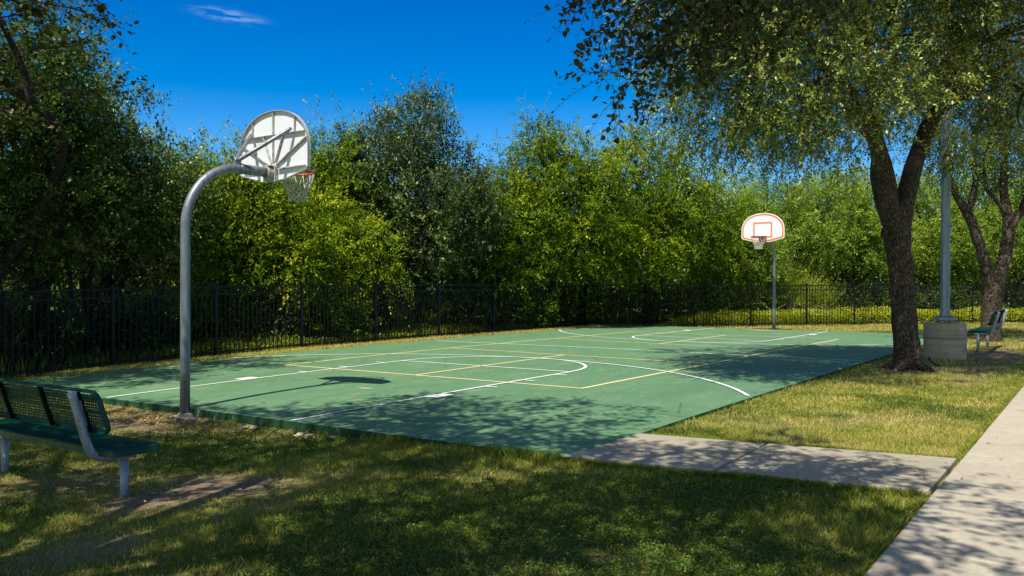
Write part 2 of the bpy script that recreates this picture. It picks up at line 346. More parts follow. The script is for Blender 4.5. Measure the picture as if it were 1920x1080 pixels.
g = mb.build('ground', GROUND, smooth=True, kind='structure')
a = g.data.attributes.new('dirt', 'FLOAT', 'POINT'); a.data.foreach_set('value', dirt(U, V).astype(np.float32).ravel())
# court slab
CU0, CU1, CV = -10.70, 10.66, 5.27
uu = np.linspace(CU0, CU1, 87); vv = np.linspace(-CV, CV, 43)
P, q, U, V = grid(uu, vv, warp)
# slightly broken near edge
rs = np.random.RandomState(4)
mb = MB(); mb.add(P, q=q); court = mb.build('court', COURT, smooth=True, kind='structure')
mb = MB()
def skirt(pts, depth, out, jag=0.0):
    n = len(pts); top = np.array([[u, -v, warp(u, v)-.0005] for u, v in pts]); bot = top.copy()
    bot[:, 2] -= depth; bot += np.array([out[0], -out[1], 0])*.015+rs.randn(n, 3)*np.array([jag, jag, 0])
    mid = (top+bot)/2+np.array([out[0], -out[1], 0])*(.008+jag*rs.rand(n)[:, None]*1.2)
    V_ = np.vstack([top, mid, bot]); k = np.arange(n-1)
    mb.add(V_, q=np.vstack([np.stack([k+n, k+n+1, k+1, k], 1), np.stack([k+2*n, k+2*n+1, k+n+1, k+n], 1)]))
skirt([(CU0, v) for v in np.linspace(CV, -CV, 150)], .22, (-1, 0), .004)
skirt([(u, CV) for u in np.linspace(CU1, CU0, 160)], .2, (0, 1), .002)
skirt([(CU1, v) for v in np.linspace(-CV, CV, 40)], .2, (1, 0), .002)
skirt([(u, -CV) for u in np.linspace(CU0, CU1, 80)], .2, (0, -1), .002)
mb.build('slab_edge', CEDGE, court)
def ribbon(mb, pts, w, dz=.004, lim=True):
    pts = np.asarray(pts, float)
    out = [pts[0]]
    for a_, b_ in zip(pts[:-1], pts[1:]):
        n = max(1, int(np.hypot(*(b_-a_))/.25))
        for k in range(1, n+1): out.append(a_+(b_-a_)*k/n)
    p = np.array(out)
    if lim: p = p[(np.abs(p[:, 1]) < CV-.005) & (p[:, 0] > CU0+.005) & (p[:, 0] < CU1-.005)]
    T = np.gradient(p, axis=0); T /= np.linalg.norm(T, axis=1)[:, None]; N = np.stack([-T[:, 1], T[:, 0]], 1)*w/2
    L, R = p+N, p-N; n = len(p)
    V_ = np.vstack([np.c_[L[:, 0], -L[:, 1], warp(L[:, 0], L[:, 1])+dz], np.c_[R[:, 0], -R[:, 1], warp(R[:, 0], R[:, 1])+dz]])
    k = np.arange(n-1); mb.add(V_, q=np.stack([k, k+1, k+n+1, k+n], 1))
mb = MB(); W = .06
ribbon(mb, [(-2.05, -3.08), (2.13, -2.99)], W, .004)
mb = MB()
NL = (-6.66, -3.13); 
yel = {'a': (-6.65, -3.13), 'b': (-6.71, 3.07), 'c': (6.56, -2.98), 'd': (6.67, 3.10)}
ribbon(mb, [(-6.65, -3.14), (-2.05, -3.08), (2.13, -2.99), (6.56, -2.98)], W, .004)
ribbon(mb, [(-6.72, 3.07), (-2.30, 3.11), (2.01, 3.04), (6.67, 3.10)], W, .004)
ribbon(mb, [(-6.65, -3.16), (-6.71, .02), (-6.72, 3.10)], W, .0055)
ribbon(mb, [(6.56, -3.0), (6.66, 0), (6.67, 3.12)], W, .0055)
ribbon(mb, [(-2.05, -3.08), (-2.20, .01), (-2.30, 3.11)], W, .0055)
ribbon(mb, [(2.13, -2.99), (2.03, .07), (2.01, 3.04)], W, .0055)
ribbon(mb, [(-6.71, .02), (-2.20, .01)], W, .004); ribbon(mb, [(2.03, .07), (6.66, 0)], W, .004)
mb.build('yellow_lines', LYEL, court)
mb = MB(); z0 = .008
ribbon(mb, [(-.42, -4.86), (-.13, -.13), (-.09, 3.65), (.03, 5.26)], .055, z0)
for sgn, fu, cu in ((-1, -4.98, -9.22), (1, 4.83, 9.0)):
    for v in (-1.83, 1.83): ribbon(mb, [(sgn*10.68, v), (fu, v)], .052, z0)
    ribbon(mb, [(fu, -1.80), (fu, 1.80)], .05, z0)
    t = np.linspace(-math.pi/2, math.pi/2, 40); ribbon(mb, [(fu-sgn*1.83*math.cos(x), 1.83*math.sin(x)) for x in t], .055, z0+.0015)
    t = np.linspace(-1.12, 1.12, 60); ribbon(mb, [(cu-sgn*6.02*math.cos(x), 6.02*math.sin(x)) for x in t], .052, z0+.003)
    for s in (-1, 1):
        ribbon(mb, [(sgn*8.38, s*1.86), (sgn*8.38, s*2.05)], .32, z0+.0015)
        for u in (7.28, 6.36, 5.45): ribbon(mb, [(sgn*u, s*1.85), (sgn*u, s*2.05)], .05, z0+.0015)
mb.build('white_lines', LWHITE, court)
mb = MB(); k = 22; ang = np.arange(k)/k*2*np.pi; rr = 1+.25*np.random.RandomState(2).randn(k)*.4
for (cu_, cv_, ra, rb) in ((10.0, -.1, .25, .5), (-8.3, .55, .06, .16)):
    pts = np.stack([cu_+ra*np.cos(ang)*rr, cv_+rb*np.sin(ang)*rr], 1); pts = np.vstack([pts, [cu_, cv_]])
    mb.add(np.c_[pts[:, 0], -pts[:, 1], warp(pts[:, 0], pts[:, 1])+.004], t=[((j+1) % k, j, k) for j in range(k)])
mb.build('bare_patch', CONC, court)
# concrete path and sidewalk
def slab(name, quads, mat, top=0.0, th=.16, **props):
    mb = MB()
    for Q in quads:
        Q = np.array(Q, float); c_ = Q.mean(0)
        zt = np.array([q_[2] for q_ in Q]); q2 = Q[:, :2]
        V_ = np.vstack([np.c_[q2[:, 0], -q2[:, 1], zt], np.c_[q2[:, 0], -q2[:, 1], zt-th]])
        mb.add(V_, q=[(3, 2, 1, 0), (4, 5, 6, 7)]+[(i, (i+1) % 4, (i+1) % 4+4, i+4) for i in range(4)])
    return mb.build(name, mat, bevel=.012, **props)
pth = [(-10.72, 5.31, -.012), (-9.42, 5.285, -.012), (-8.90, 7.92, -.018), (-10.26, 7.92, -.018)]
A, B_, C_, D_ = [np.array(x) for x in pth]
f1 = .44; g1 = .012
slab('path', [[A, B_, B_+(C_-B_)*(f1-.004), A+(D_-A)*(f1+.008-.004)], [A+(D_-A)*(f1+.008+.004), B_+(C_-B_)*(f1+.004), C_, D_]], CONC, kind='structure')
js = [-26, -24.4, -22.8, -21.2, -19.6, -18.0, -16.4, -14.85, -13.3, -11.75, -10.2, -8.68, -7.1, -5.6, -4.1, -2.6, -1.1, .4, 1.9, 3.4, 4.9, 6.4, 7.9, 9.4]
qs = []
for a_, b_ in zip(js[:-1], js[1:]):
    zf_ = -.02
    qs.append([(a_+.009, 7.955, zf_), (b_-.009, 7.955, zf_), (b_-.009, 9.75, zf_), (a_+.009, 9.75, zf_)])
slab('sidewalk', qs, CONCW, kind='structure')
# ------------------------------------------------------------------ grass, clover, fallen leaves, stones
def inside_paving(u, v, m=0.0):
    c = (u > CU0-m) & (u < CU1+m) & (np.abs(v) < CV+m)
    s = (v > 7.93-m) & (v < 9.77+m)
    t = np.clip((v-5.31)/2.61, 0, 1); p_ = (v > 5.2) & (v < 8) & (u > -10.72+.46*t-m) & (u < -9.42+.52*t+m)
    return c | s | p_
rs = np.random.RandomState(21)
def scatter(n, dmin, dmax, xm=1.15, power=1.0):
    """random lawn points between two distances in front of the viewer's path, wider than the view"""
    D = dmin+(dmax-dmin)*rs.rand(n)**power; L = (rs.rand(n)*2-1)*.61*xm*D
    f2 = RIG[2][:2]/np.linalg.norm(RIG[2][:2]); r2_ = np.array([f2[1], -f2[0]])
    X = CAM[0]+D*f2[0]+L*r2_[0]; Y = CAM[1]+D*f2[1]+L*r2_[1]
    return X, -Y, D
gm = MB()
def blades(u, v, h, w, tint, lean=.6):
    n = len(u); az = rs.rand(n)*2*np.pi; d = np.stack([np.cos(az), np.sin(az)], 1); ln = lean*h*(.3+rs.rand(n)); pz = zg(u, v)-.004
    pa = rs.rand(n)*2*np.pi; pd = np.stack([np.cos(pa), np.sin(pa)], 1)*w[:, None]/2
    B = np.stack([u, -v, pz], 1); b0 = B.copy(); b0[:, :2] -= pd; b1 = B.copy(); b1[:, :2] += pd
    m_ = B.copy(); m_[:, :2] += d*(ln*.35)[:, None]; m_[:, 2] += h*.6; m0 = m_.copy(); m0[:, :2] -= pd*.75; m1 = m_.copy(); m1[:, :2] += pd*.75
    tip = B.copy(); tip[:, :2] += d*ln[:, None]; tip[:, 2] += h
    V_ = np.stack([b0, b1, m1, m0, tip], 1).reshape(-1, 3); k = np.arange(n)*5
    gm.add(V_, q=np.stack([k, k+1, k+2, k+3], 1), t=np.stack([k+3, k+2, k+4], 1), tint=tint)
def lawn_region(u, v):
    edge = (v > -5.95)
    return edge & ~inside_paving(u, v, .005)
for (n, d0, d1, hh, ww) in ((260000, 3.6, 8.5, .040, .0045), (150000, 8.2, 15, .045, .008), (150000, 14, 32, .05, .016)):
    u, v, D = scatter(n, d0, d1, 1.2, .75)
    dd = dirt(u, v); keep = lawn_region(u, v) & (rs.rand(n) > dd*1.15-.08)
    u, v, dd = u[keep], v[keep], dd[keep]; n = len(u)
    nb = fbm(u, v, .9, 8); nf = fbm(u, v, 3.5, 12)
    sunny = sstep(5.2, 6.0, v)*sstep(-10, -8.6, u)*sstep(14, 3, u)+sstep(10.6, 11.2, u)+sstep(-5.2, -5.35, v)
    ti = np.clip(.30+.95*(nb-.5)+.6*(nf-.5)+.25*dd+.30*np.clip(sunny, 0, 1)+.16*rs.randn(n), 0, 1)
    ti[rs.rand(n) < .08] = .92
    h = hh*(.45+.8*rs.rand(n))*(.75+.6*nf)*(1-.4*dd)
    blades(u, v, h, ww*(.7+.6*rs.rand(n)), ti, .8)
n = 26000; u = -9.5+19*rs.rand(n); v = -5.3-.62*rs.rand(n); blades(u, v, .05+.04*rs.rand(n), np.full(n, .013), np.clip(.78+.15*rs.randn(n), 0, 1), .7)
n = 9000; u = -10.73-.22*rs.rand(n)**1.5; v = .9+4.35*rs.rand(n); kp = rs.rand(n) < sstep(.40, .60, fbm(u, v, 2.2, 77)); u, v = u[kp], v[kp]; blades(u, v, .05+.06*rs.rand(len(u)), np.full(len(u), .006), np.clip(.35+.2*rs.randn(len(u)), 0, 1), .8)
n = 9000; e_ = rs.rand(n); u = np.where(e_ < .5, -10.30+1.4*rs.rand(n)*0-.02, -8.88)+0*e_; t_ = rs.rand(n); u = np.where(e_ < .5, -10.745+.455*t_, -9.40+.50*t_)+np.where(e_ < .5, -1, 1)*.05*rs.rand(n); v = 5.33+2.55*t_; blades(u, v, .03+.04*rs.rand(n), np.full(n, .006), np.clip(.4+.2*rs.randn(n), 0, 1), .9)
n = 14000; u = -13+14*rs.rand(n); v = 7.94-.05*rs.rand(n)**1.5; kp = ~inside_paving(u, v, .0); u, v = u[kp], v[kp]; blades(u, v, .03+.035*rs.rand(len(u)), np.full(len(u), .006), np.clip(.5+.2*rs.randn(len(u)), 0, 1), .9)
gm.build('grass', GRASS, kind='stuff', label='short mown lawn with yellowed straw patches')
def leafcards(mb, C_, L, Wd, tint, upb=.8, flat=None):
    """rhombic leaves centred on C_"""
    n = len(C_); N = rs.randn(n, 3); N[:, 2] += upb*2; N /= np.linalg.norm(N, axis=1)[:, None]
    T = rs.randn(n, 3); T -= (T*N).sum(1)[:, None]*N; T /= np.linalg.norm(T, axis=1)[:, None]; B = np.cross(N, T)
    L = np.broadcast_to(L, (n,))[:, None]; Wd = np.broadcast_to(Wd, (n,))[:, None]
    V_ = np.stack([C_-T*L/2, C_+B*Wd/2-T*L*.05+N*L*.06, C_+T*L/2, C_-B*Wd/2-T*L*.05+N*L*.06], 1).reshape(-1, 3)
    k = np.arange(n)*4; mb.add(V_, q=np.stack([k, k+1, k+2, k+3], 1), tint=np.clip(tint, 0.01, 1))
cm = MB()
u, v, D = scatter(420000, 3.6, 11, 1.15, .8)
mask = fbm(u, v, .8, 30)+.22*np.exp(-(((u+12.2)/1.6)**2+((v-6.6)/1.1)**2))+.16*np.exp(-(((u+13.6)/.8)**2+((v-5.3)/1.)**2))+.10*np.exp(-(((u+10.6)/.3)**2+((v-6.4)/1.6)**2))
keep = lawn_region(u, v) & (rs.rand(len(u)) < sstep(.55, .70, mask)) & (dirt(u, v) < .4)
u, v, mk = u[keep], v[keep], mask[keep]; n = len(u)
C_ = np.stack([u, -v, zg(u, v)+.012+.03*rs.rand(n)*(.4+fbm(u, v, 4, 31))], 1)
leafcards(cm, C_, .014+.008*rs.rand(n), .012, .35+.3*rs.randn(n), .8)
cm.build('clover', CLOVER, kind='stuff', label='low broad leaved weeds spreading through the lawn')
fm = MB(); u, v, D = scatter(900, 3.7, 26, 1.1, .9); oncourt = (np.abs(v) < CV) & (u > CU0) & (u < CU1)
keep = (oncourt & (rs.rand(900) < .45)) | (~oncourt & (v > -5.9)); u, v, oc = u[keep], v[keep], oncourt[keep]
z = np.where(oc, warp(u, v)+.012, np.maximum(zg(u, v)+.035, np.where(inside_paving(u, v), -.008, -1)))
leafcards(fm, np.stack([u, -v, z], 1), .026+.02*rs.rand(len(u)), .02, rs.rand(len(u)), 1.6)
u = -10.98+.16*rs.randn(700); v = -.3+1.0*rs.randn(700); k = (u < -10.74) & (v < 1.6); u, v = u[k], v[k]
leafcards(fm, np.stack([u, -v, zg(u, v)+.012+.02*rs.rand(len(u))], 1), .03+.02*rs.rand(len(u)), .02, rs.rand(len(u)), 1.3)
fm.build('fallen_leaves', FALLEN, kind='stuff', label='small dry leaves scattered over court and grass')
sm = MB()
def stone(c, r, sd):
    q_ = np.random.RandomState(sd); k = 8; a_ = np.arange(k)/k*6.283; rings = []
    for zz, s in ((-.5, .8), (0.05, 1.0), (.45, .75), (.6, .35)):
        rings.append(np.stack([c[0]+r*s*np.cos(a_)*(1+.2*q_.randn(k)), c[1]+r*s*.8*np.sin(a_)*(1+.2*q_.randn(k)), np.full(k, c[2]+r*zz*.6)+.05*r*q_.randn(k)], 1))
    V_ = np.vstack(rings+[[[c[0], c[1], c[2]+r*.38]]]); q4 = [(i*k+j, i*k+(j+1) % k, (i+1)*k+(j+1) % k, (i+1)*k+j) for i in range(3) for j in range(k)]
    sm.add(V_, q=q4, t=[(3*k+j, 3*k+(j+1) % k, 4*k) for j in range(k)])
sp_ = [(-10.79, v_, .035+.03*rs.rand()) for v_ in list(.3+.3*rs.randn(7))+list(1.4+.5*rs.randn(4))+list(3.4+1.0*rs.randn(2))]
sp_ += [(-13.1+.5*rs.randn(), 3.2+.5*rs.randn(), .012+.02*rs.rand()) for _ in range(9)]+[(-13.3+.5*rs.randn(), 2.6+1.0*rs.randn(), .008+.014*rs.rand()) for _ in range(16)]
for i, (u, v, r) in enumerate(sp_): stone((u-.02*(i % 3), -v, float(zg(u, v))+.01), r, i)
sm.build('stones', ROCK, kind='stuff', label='small pale limestone chips along the slab edge and bare soil')
# ------------------------------------------------------------------ fences
def fence(name, pts, label, rails_from=0):
    pts = [np.array([u, -v, 0.0]) for u, v in pts]
    for p_ in pts: p_[2] = float(zg(p_[0], -p_[1]))
    root = empty(name, pts[0], 0, label, 'fence'); o0 = pts[0]
    for i, p_ in enumerate(pts):
        mb = MB(); x, y, z = p_-o0; h = 1.50
        mb.box((x, y, z+h/2), (.06, .06, h)); mb.box((x, y, z+h+.008), (.072, .072, .016)); mb.box((x, y, z+h+.024), (.04, .04, .016))
        mb.build('post', BLACK, root)
    for a_, b_ in zip(pts[:-1], pts[1:]):
        mb = MB(); a_ = a_-o0; b_ = b_-o0; d = (b_-a_); L = np.hypot(d[0], d[1]); e = d/L*.032
        for h in (1.455, 1.30, .11): mb.bar(a_+e+[0, 0, h], b_-e+[0, 0, h], .03, .032)
        n = int(round((L-.06)/.112))
        for k in range(1, n):
            p_ = a_+d*k/n; mb.box(p_+[0, 0, .03+1.42/2], (.017, .017, 1.42))
        mb.build('picket_panel', BLACK, root)
    return root
fence('metal_fence', [(-18.0, -6), (-15.55, -6), (-13.1, -6), (-10.67, -6), (-8.25, -6), (-6.05, -6), (-3.8, -6), (-1.44, -6.0), (1.01, -6), (3.51, -6), (6.18, -6), (9.1, -6.1)],
      'black picket fence running along the left side of the court, before dark trees')
fence('metal_fence', [(9.13, -6.02), (10.3, -4.35), (11.3, -2.96), (12.75, -1.44), (14.4, .05), (15.93, 1.34), (17.63, 3.05), (19.23, 4.8), (20.9, 6.5), (22.6, 8.2), (24.3, 9.9), (26, 11.6)],
      'black picket fence across the far end of the court in front of yellow vines')
# ------------------------------------------------------------------ basketball hoops
def outline(n=40, inset=0.0):
    pts = []; hw = .685-inset
    pts += [(-.22+inset*.3, inset), (.22-inset*.3, inset)]
    pts += [(hw-.035, .105+inset*.8), (hw, .145+inset*.8)]
    t = np.linspace(0, math.pi, n); 
    for x in t: pts.append((hw*np.sign(math.cos(x))*abs(math.cos(x))**.93, .39+(.53-inset)*abs(math.sin(x))**.93))
    pts += [(-hw, .145+inset*.8), (-hw+.035, .105+inset*.8)]
    return np.array(pts)
def plate(mb, out, x0, x1):
    """extrude an outline (y, z) between x0 and x1"""
    n = len(out); c_ = out.mean(0); V_ = np.vstack([np.c_[np.full(n, x0), out], np.c_[np.full(n, x1), out], [[x0, *c_], [x1, *c_]]])
    k = np.arange(n); k2 = (k+1) % n
    mb.add(V_, q=np.stack([k, k2, k2+n, k+n], 1), t=np.vstack([np.stack([k2, k, np.full(n, 2*n)], 1), np.stack([k+n, k2+n, np.full(n, 2*n+1)], 1)]))
def band(mb, o1, o2, x0, x1):
    n = len(o1); V_ = np.vstack([np.c_[np.full(n, x0), o1], np.c_[np.full(n, x0), o2], np.c_[np.full(n, x1), o1], np.c_[np.full(n, x1), o2]]); k = np.arange(n); k2 = (k+1) % n
    mb.add(V_, q=np.vstack([np.stack([k, k2, k2+n, k+n], 1), np.stack([k+2*n, k+3*n, k2+3*n, k2+2*n], 1), np.stack([k, k+2*n, k2+2*n, k2], 1), np.stack([k+n, k2+n, k2+3*n, k+3*n], 1)]))
def hoop(loc, rz, label, reach, zb, rimc, netc, armz, sy=0.0, nr=.0056):
    """local +X points from the pole to the court"""
    r = empty('basketball_hoop', loc, rz, label, 'basketball hoop', 'basketball hoops at the two ends of the court')
    mb = MB(); R_ = .77; pr_ = .057; top = armz
    P_ = [(0, 0, -.12), (0, 0, .6), (0, 0, 1.2), (0, 0, top-R_)]+[(R_-R_*math.cos(t), 0, top-R_+R_*math.sin(t)) for t in np.linspace(.08, math.pi/2, 16)]
    P_ += [(R_+.05, 0, top)]
    mb.tube(P_, pr_, 20); mb.build('pole', GALV, r, True)
    mb = MB(); mb.tube([(R_+.0, 0, top), (reach-.13, 0, top)], pr_+.007, 20); mb.tube([(R_-.015, 0, top), (R_+.03, 0, top)], pr_+.012, 20)
    mb.build('extension_arm', GALV, r, True)
    mb = MB(); mb.tube([(reach-.16, 0, top), (reach-.05, 0, top)], pr_+.02, 20); mb.box((reach-.045, 0, top-.02), (.05, .17, .2)); mb.box((reach-.09, 0, top-.085), (.12, .10, .05)); mb.box((reach-.09, 0, top+.085), (.12, .15, .012))
    mb.build('bracket', RIB, r, bevel=.004)
    bb = MB(); o0 = outline(); plate(bb, o0+[sy, zb], reach-.008, reach); board = bb.build('backboard', BOARD, r)
    fl = MB(); band(fl, o0+[sy, zb], outline(inset=.009)+[sy, zb], reach-.042, reach-.0085); fl.build('flange', LIP, board)
    fr = MB(); plate(fr, outline(inset=.004)+[sy, zb], reach+.0005, reach+.003); fr.build('front_face', BFRONT, board)
    mo = MB(); band(mo, outline(inset=.028)+[sy, zb], outline(inset=.072)+[sy, zb], reach+.0035, reach+.006); mo.build('border_stripe', ORANGE, board)
    ms = MB()
    def rect(a_, b_, c_, d_): ms.box((reach+.005, sy+(a_+b_)/2, zb+(c_+d_)/2), (.004, b_-a_, d_-c_))
    rect(-.305, .305, .585, .635); rect(-.305, -.255, .14+.05, .584); rect(.255, .305, .14+.05, .584); rect(-.305, .305, .14, .189)
    ms.build('target_square', SALMON, board)
    ri = MB(); xb = reach-.026
    def rib(a_, b_, w=.008, d=.032): ri.bar((xb, sy+a_[0], zb+a_[1]), (xb, sy+b_[0], zb+b_[1]), w, d, (1, 0, 0))
    rib((0, .22), (0, .90)); rib((-.60, .60), (.60, .60), .010, .036); rib((.06, .20), (.64, .52), .013); rib((-.06, .20), (-.64, .52), .013)
    rib((.04, .23), (.20, .60)); rib((-.04, .23), (-.20, .60)); rib((.10, .15), (.62, .16), .014, .04); rib((-.10, .15), (-.62, .16), .014, .04); rib((.42, .60), (.42, .80)); rib((-.42, .60), (-.42, .80))
    ri.build('rib', RIB, board)
    for s in (-1, 1):
        mb = MB(); a_ = np.array((R_-.06, s*.02, top+pr_+.035)); b_ = np.array((reach-.06, sy+s*.40, zb+.645)); d = (b_-a_)
        mb.tube([a_, a_+d*.06, a_+d*.94, b_], [.018, .027, .027, .017], 12)
        mb.build('brace', GALV, r, True)
    mb = MB(); mb.box((R_-.05, 0, top+pr_+.02), (.07, .05, .06)); mb.build('brace_lug', GALV, r)
    rz_ = zb+.155; cx = reach+.15+.228; mb = MB()
    a_ = np.linspace(0, 2*np.pi, 41)
    mb.tube([(cx+.228*math.cos(x), sy+.228*math.sin(x), rz_) for x in a_], .0115, 8, False)
    mb.tube([(cx+.232*math.cos(x), sy+.232*math.sin(x), rz_-.012) for x in a_], .005, 6, False)
    for s in (-1, 1): mb.tube([(reach+.005, sy+s*.08, rz_), (reach+.12, sy+s*.09, rz_), (cx-.12, sy+s*.19, rz_)], .008, 8); mb.tube([(reach+.005, sy+s*.07, rz_-.09), (reach+.13, sy+s*.08, rz_-.015)], .008, 8)
    mb.box((reach+.012, sy, rz_-.05), (.01, .26, .17)); mb.box((reach+.07, sy, rz_), (.14, .15, .008)); mb.box((reach+.06, sy, rz_-.05), (.11, .13, .006), [[.83, 0, .56], [0, 1, 0], [-.56, 0, .83]])
    mb.build('rim', rimc, r)
    # net: long loops below the rim, then knotted diamonds
    mb = MB(); rr = [.225, .165, .142, .128, .120, .118, .120]; zz = [0, -.19, -.235, -.275, -.315, -.350, -.385]; N = 12
    for k in range(N):
        a0 = 2*np.pi*k/N
        for s in (-.5, .5):
            a1 = a0+s*2*np.pi/N*.98
            mb.tube([(cx+rr[0]*math.cos(a0), sy+rr[0]*math.sin(a0), rz_-.01), (cx+rr[1]*math.cos(a1)*1.02, sy+rr[1]*1.02*math.sin(a1), rz_+zz[1])], nr, 4, False)
        for j in range(1, 6):
            off = .5 if j % 2 else 0.
            for s in (-.5, .5):
                p0 = 2*np.pi*(k+off)/N; p1 = 2*np.pi*(k+off+s)/N
                mb.tube([(cx+rr[j]*math.cos(p0), sy+rr[j]*math.sin(p0), rz_+zz[j]), (cx+rr[j+1]*math.cos(p1), sy+rr[j+1]*math.sin(p1), rz_+zz[j+1])], nr, 4, False)
    mb.build('net', netc, r)
    return r
hoop((-10.74, 0.0, -.05), 0, 'near basketball hoop on grey gooseneck pole, seen from behind its white fan shaped backboard', 1.31, 2.80, RED, NETG, 2.90)
mbf = MB(); kf = 20; af = np.arange(kf)/kf*2*np.pi; rf = .085+.03*np.random.RandomState(9).rand(kf)
mbf.add(np.vstack([np.c_[rf*np.cos(af)*1.15, rf*np.sin(af)*1.3, np.full(kf, -.125)], np.c_[rf*.85*np.cos(af), rf*.9*np.sin(af), np.full(kf, -.085)], np.c_[.05*np.cos(af), .05*np.sin(af), np.full(kf, -.08)]]),
        q=[(i*kf+j, i*kf+(j+1) % kf, (i+1)*kf+(j+1) % kf, (i+1)*kf+j) for i in range(2) for j in range(kf)])
mbf.build('footing', FOOT, bpy.data.objects['basketball_hoop'], True)
hoop((10.80, -.03, 0), math.pi, 'far basketball hoop facing the viewer with orange bordered white backboard', 1.25, 2.79, DKRED, NET, 2.86, .04, .0038)
# ------------------------------------------------------------------ benches
def lattice(mb, fn, La, Lb, pa, pb, w, corner=.0):
    """expanded metal: diamonds pa x pb over La x Lb, fn(a, b) -> point and returns normal-offset strands"""
    na = int(La/pa); nb = int(Lb/pb)
    def ok(a_, b_):
        if corner <= 0: return True
        da_ = max(0, abs(a_)-(La/2-corner)); db_ = max(0, abs(b_)-(Lb/2-corner)); return math.hypot(da_, db_) <= corner
    V_, Q = [], []
    for i in range(na):
        for j in range(nb*2):
            a_ = -La/2+(i+.5)*pa; b0 = -Lb/2+j*pb/2; b1 = b0+pb/2; s = pa/2 if (j % 2 == 0) else -pa/2
            for sg in (-1, 1):
                p0 = (a_+(sg*pa/2 if j % 2 else 0)*1.0, b0); p1 = (a_+(0 if j % 2 else sg*pa/2), b1)
                if not (ok(*p0) and ok(*p1)): continue
                o_ = w/2
                k = len(V_); V_ += [fn(p0[0]-o_, p0[1], .002), fn(p0[0]+o_, p0[1], .002), fn(p1[0]+o_, p1[1], .002), fn(p1[0]-o_, p1[1], .002),
                                    fn(p0[0]-o_, p0[1], -.002), fn(p0[0]+o_, p0[1], -.002), fn(p1[0]+o_, p1[1], -.002), fn(p1[0]-o_, p1[1], -.002)]
                Q += [(k, k+1, k+2, k+3), (k+7, k+6, k+5, k+4), (k, k+3, k+7, k+4), (k+1, k+5, k+6, k+2)]
    mb.add(V_, q=Q)
def rrect(La, Lb, r, n=6, closed=True):
    out = []
    for cx_, cy_, a0 in ((La/2-r, Lb/2-r, 0), (-La/2+r, Lb/2-r, 90), (-La/2+r, -Lb/2+r, 180), (La/2-r, -Lb/2+r, 270)):
        for t in np.linspace(a0, a0+90, n): out.append((cx_+r*math.cos(math.radians(t)), cy_+r*math.sin(math.radians(t))))
    return np.array(out)
def lip(mb, fn, o_out, o_in, t0, t1):
    n = len(o_out); k = np.arange(n); k2 = (k+1) % n
    V_ = [fn(*p_, t1) for p_ in o_out]+[fn(*p_, t1) for p_ in o_in]+[fn(*p_, t0) for p_ in o_out]+[fn(*p_, t0) for p_ in o_in]
    mb.add(V_, q=np.vstack([np.stack([k, k2, k2+n, k+n], 1), np.stack([k+2*n, k+3*n, k2+3*n, k2+2*n], 1), np.stack([k, k+2*n, k2+2*n, k2], 1), np.stack([k+n, k2+n, k2+3*n, k+3*n], 1)]))
def bench(loc, rz, label):
    r = empty('park_bench', loc, rz, label, 'bench', 'green mesh benches beside the court'); L = 2.18; LX = .885
    sz = .425; sd_ = .39
    fs = lambda a_, b_, n_: (a_, b_, sz+n_)
    mb = MB(); lattice(mb, lambda a_, b_, n_: fs(a_, b_, n_-.004), L-.05, sd_-.05, .024, .044, .0075, .03)
    s = mb.build('seat', GREENB, r)
    mb = MB(); lip(mb, fs, rrect(L, sd_, .045), rrect(L-.06, sd_-.06, .03), -.002, .004); lip(mb, fs, rrect(L, sd_, .045), rrect(L-.012, sd_-.012, .04), -.045, .0035)
    mb.build('seat_rim', GREENB, s, bevel=.0)
    # backrest plane
    y0, z0_, y1, z1 = -.180, .545, -.285, .865; d = np.array([y1-y0, z1-z0_]); H = np.hypot(*d); d /= H; nrm = np.array([-d[1], d[0]])*-1
    mid = np.array([(y0+y1)/2, (z0_+z1)/2])
    def fb(a_, b_, n_): p_ = mid+d*b_+np.array([d[1], -d[0]])*n_; return (a_, p_[0], p_[1])
    mb = MB(); lattice(mb, fb, L-.09, H-.05, .024, .046, .0075, .07); bk = mb.build('backrest', GREENB, r)
    mb = MB(); lip(mb, fb, rrect(L-.04, H, .08), rrect(L-.10, H-.055, .055), -.002, .004); lip(mb, fb, rrect(L-.04, H, .08), rrect(L-.052, H-.012, .075), -.035, .0035)
    mb.box(fb(0, 0, -.006), (L-.1, .012, .028), [[1, 0, 0], [0, d[1], d[0]], [0, -d[0], d[1]]])
    mb.build('backrest_rim', GREENB, bk)
    for x in (-.30, .30, -LX+.07, LX-.07): mb = MB(); mb.bar(fb(x, -H/2+.01, -.018), fb(x, H/2-.01, -.018), .032, .02, (1, 0, 0)); mb.build('strap', BLACK, bk)
    for x in (-LX, LX):
        mb = MB(); P_ = bez([(x, .10, .352), (x, 0, .352), (x, -.10, .352), (x, -.21, .385), (x, -.265, .48), (x, -.305, .62), (x, -.375, .85)], 6)
        mb.tube(P_, .0302, 14); mb.build('support_tube', GALV_L, r, True)
        mb = MB(); mb.tube([(x, .02, -.10), (x, .02, .34)], .0302, 14); mb.build('leg', GALV_L, r, True)
        mb = MB(); sgn = -1 if x > 0 else 1
        mb.bar((x+sgn*.035, -.275, .59), (x+sgn*.035, -.325, .77), .006, .075, (0, 1, 0))
        for q_ in ((-.272, .60), (-.31, .73)): mb.tube([(x+sgn*.028, q_[0]+.01, q_[1]), (x+sgn*.052, q_[0]+.01, q_[1])], .009, 8)
        mb.build('mounting_plate', GALV_L, r)
        mb = MB(); mb.box((x, 0, .382), (.06, .30, .006)); mb.build('seat_bracket', GALV_L, r)
    return r
bench((-13.275, -2.115, -.222), math.radians(-88.5), 'green mesh bench cut off by the left edge, standing on bare soil in the shade')
bench((5.05, -6.66, .02), math.radians(0), 'distant green mesh bench under the trees beyond the round concrete footing')
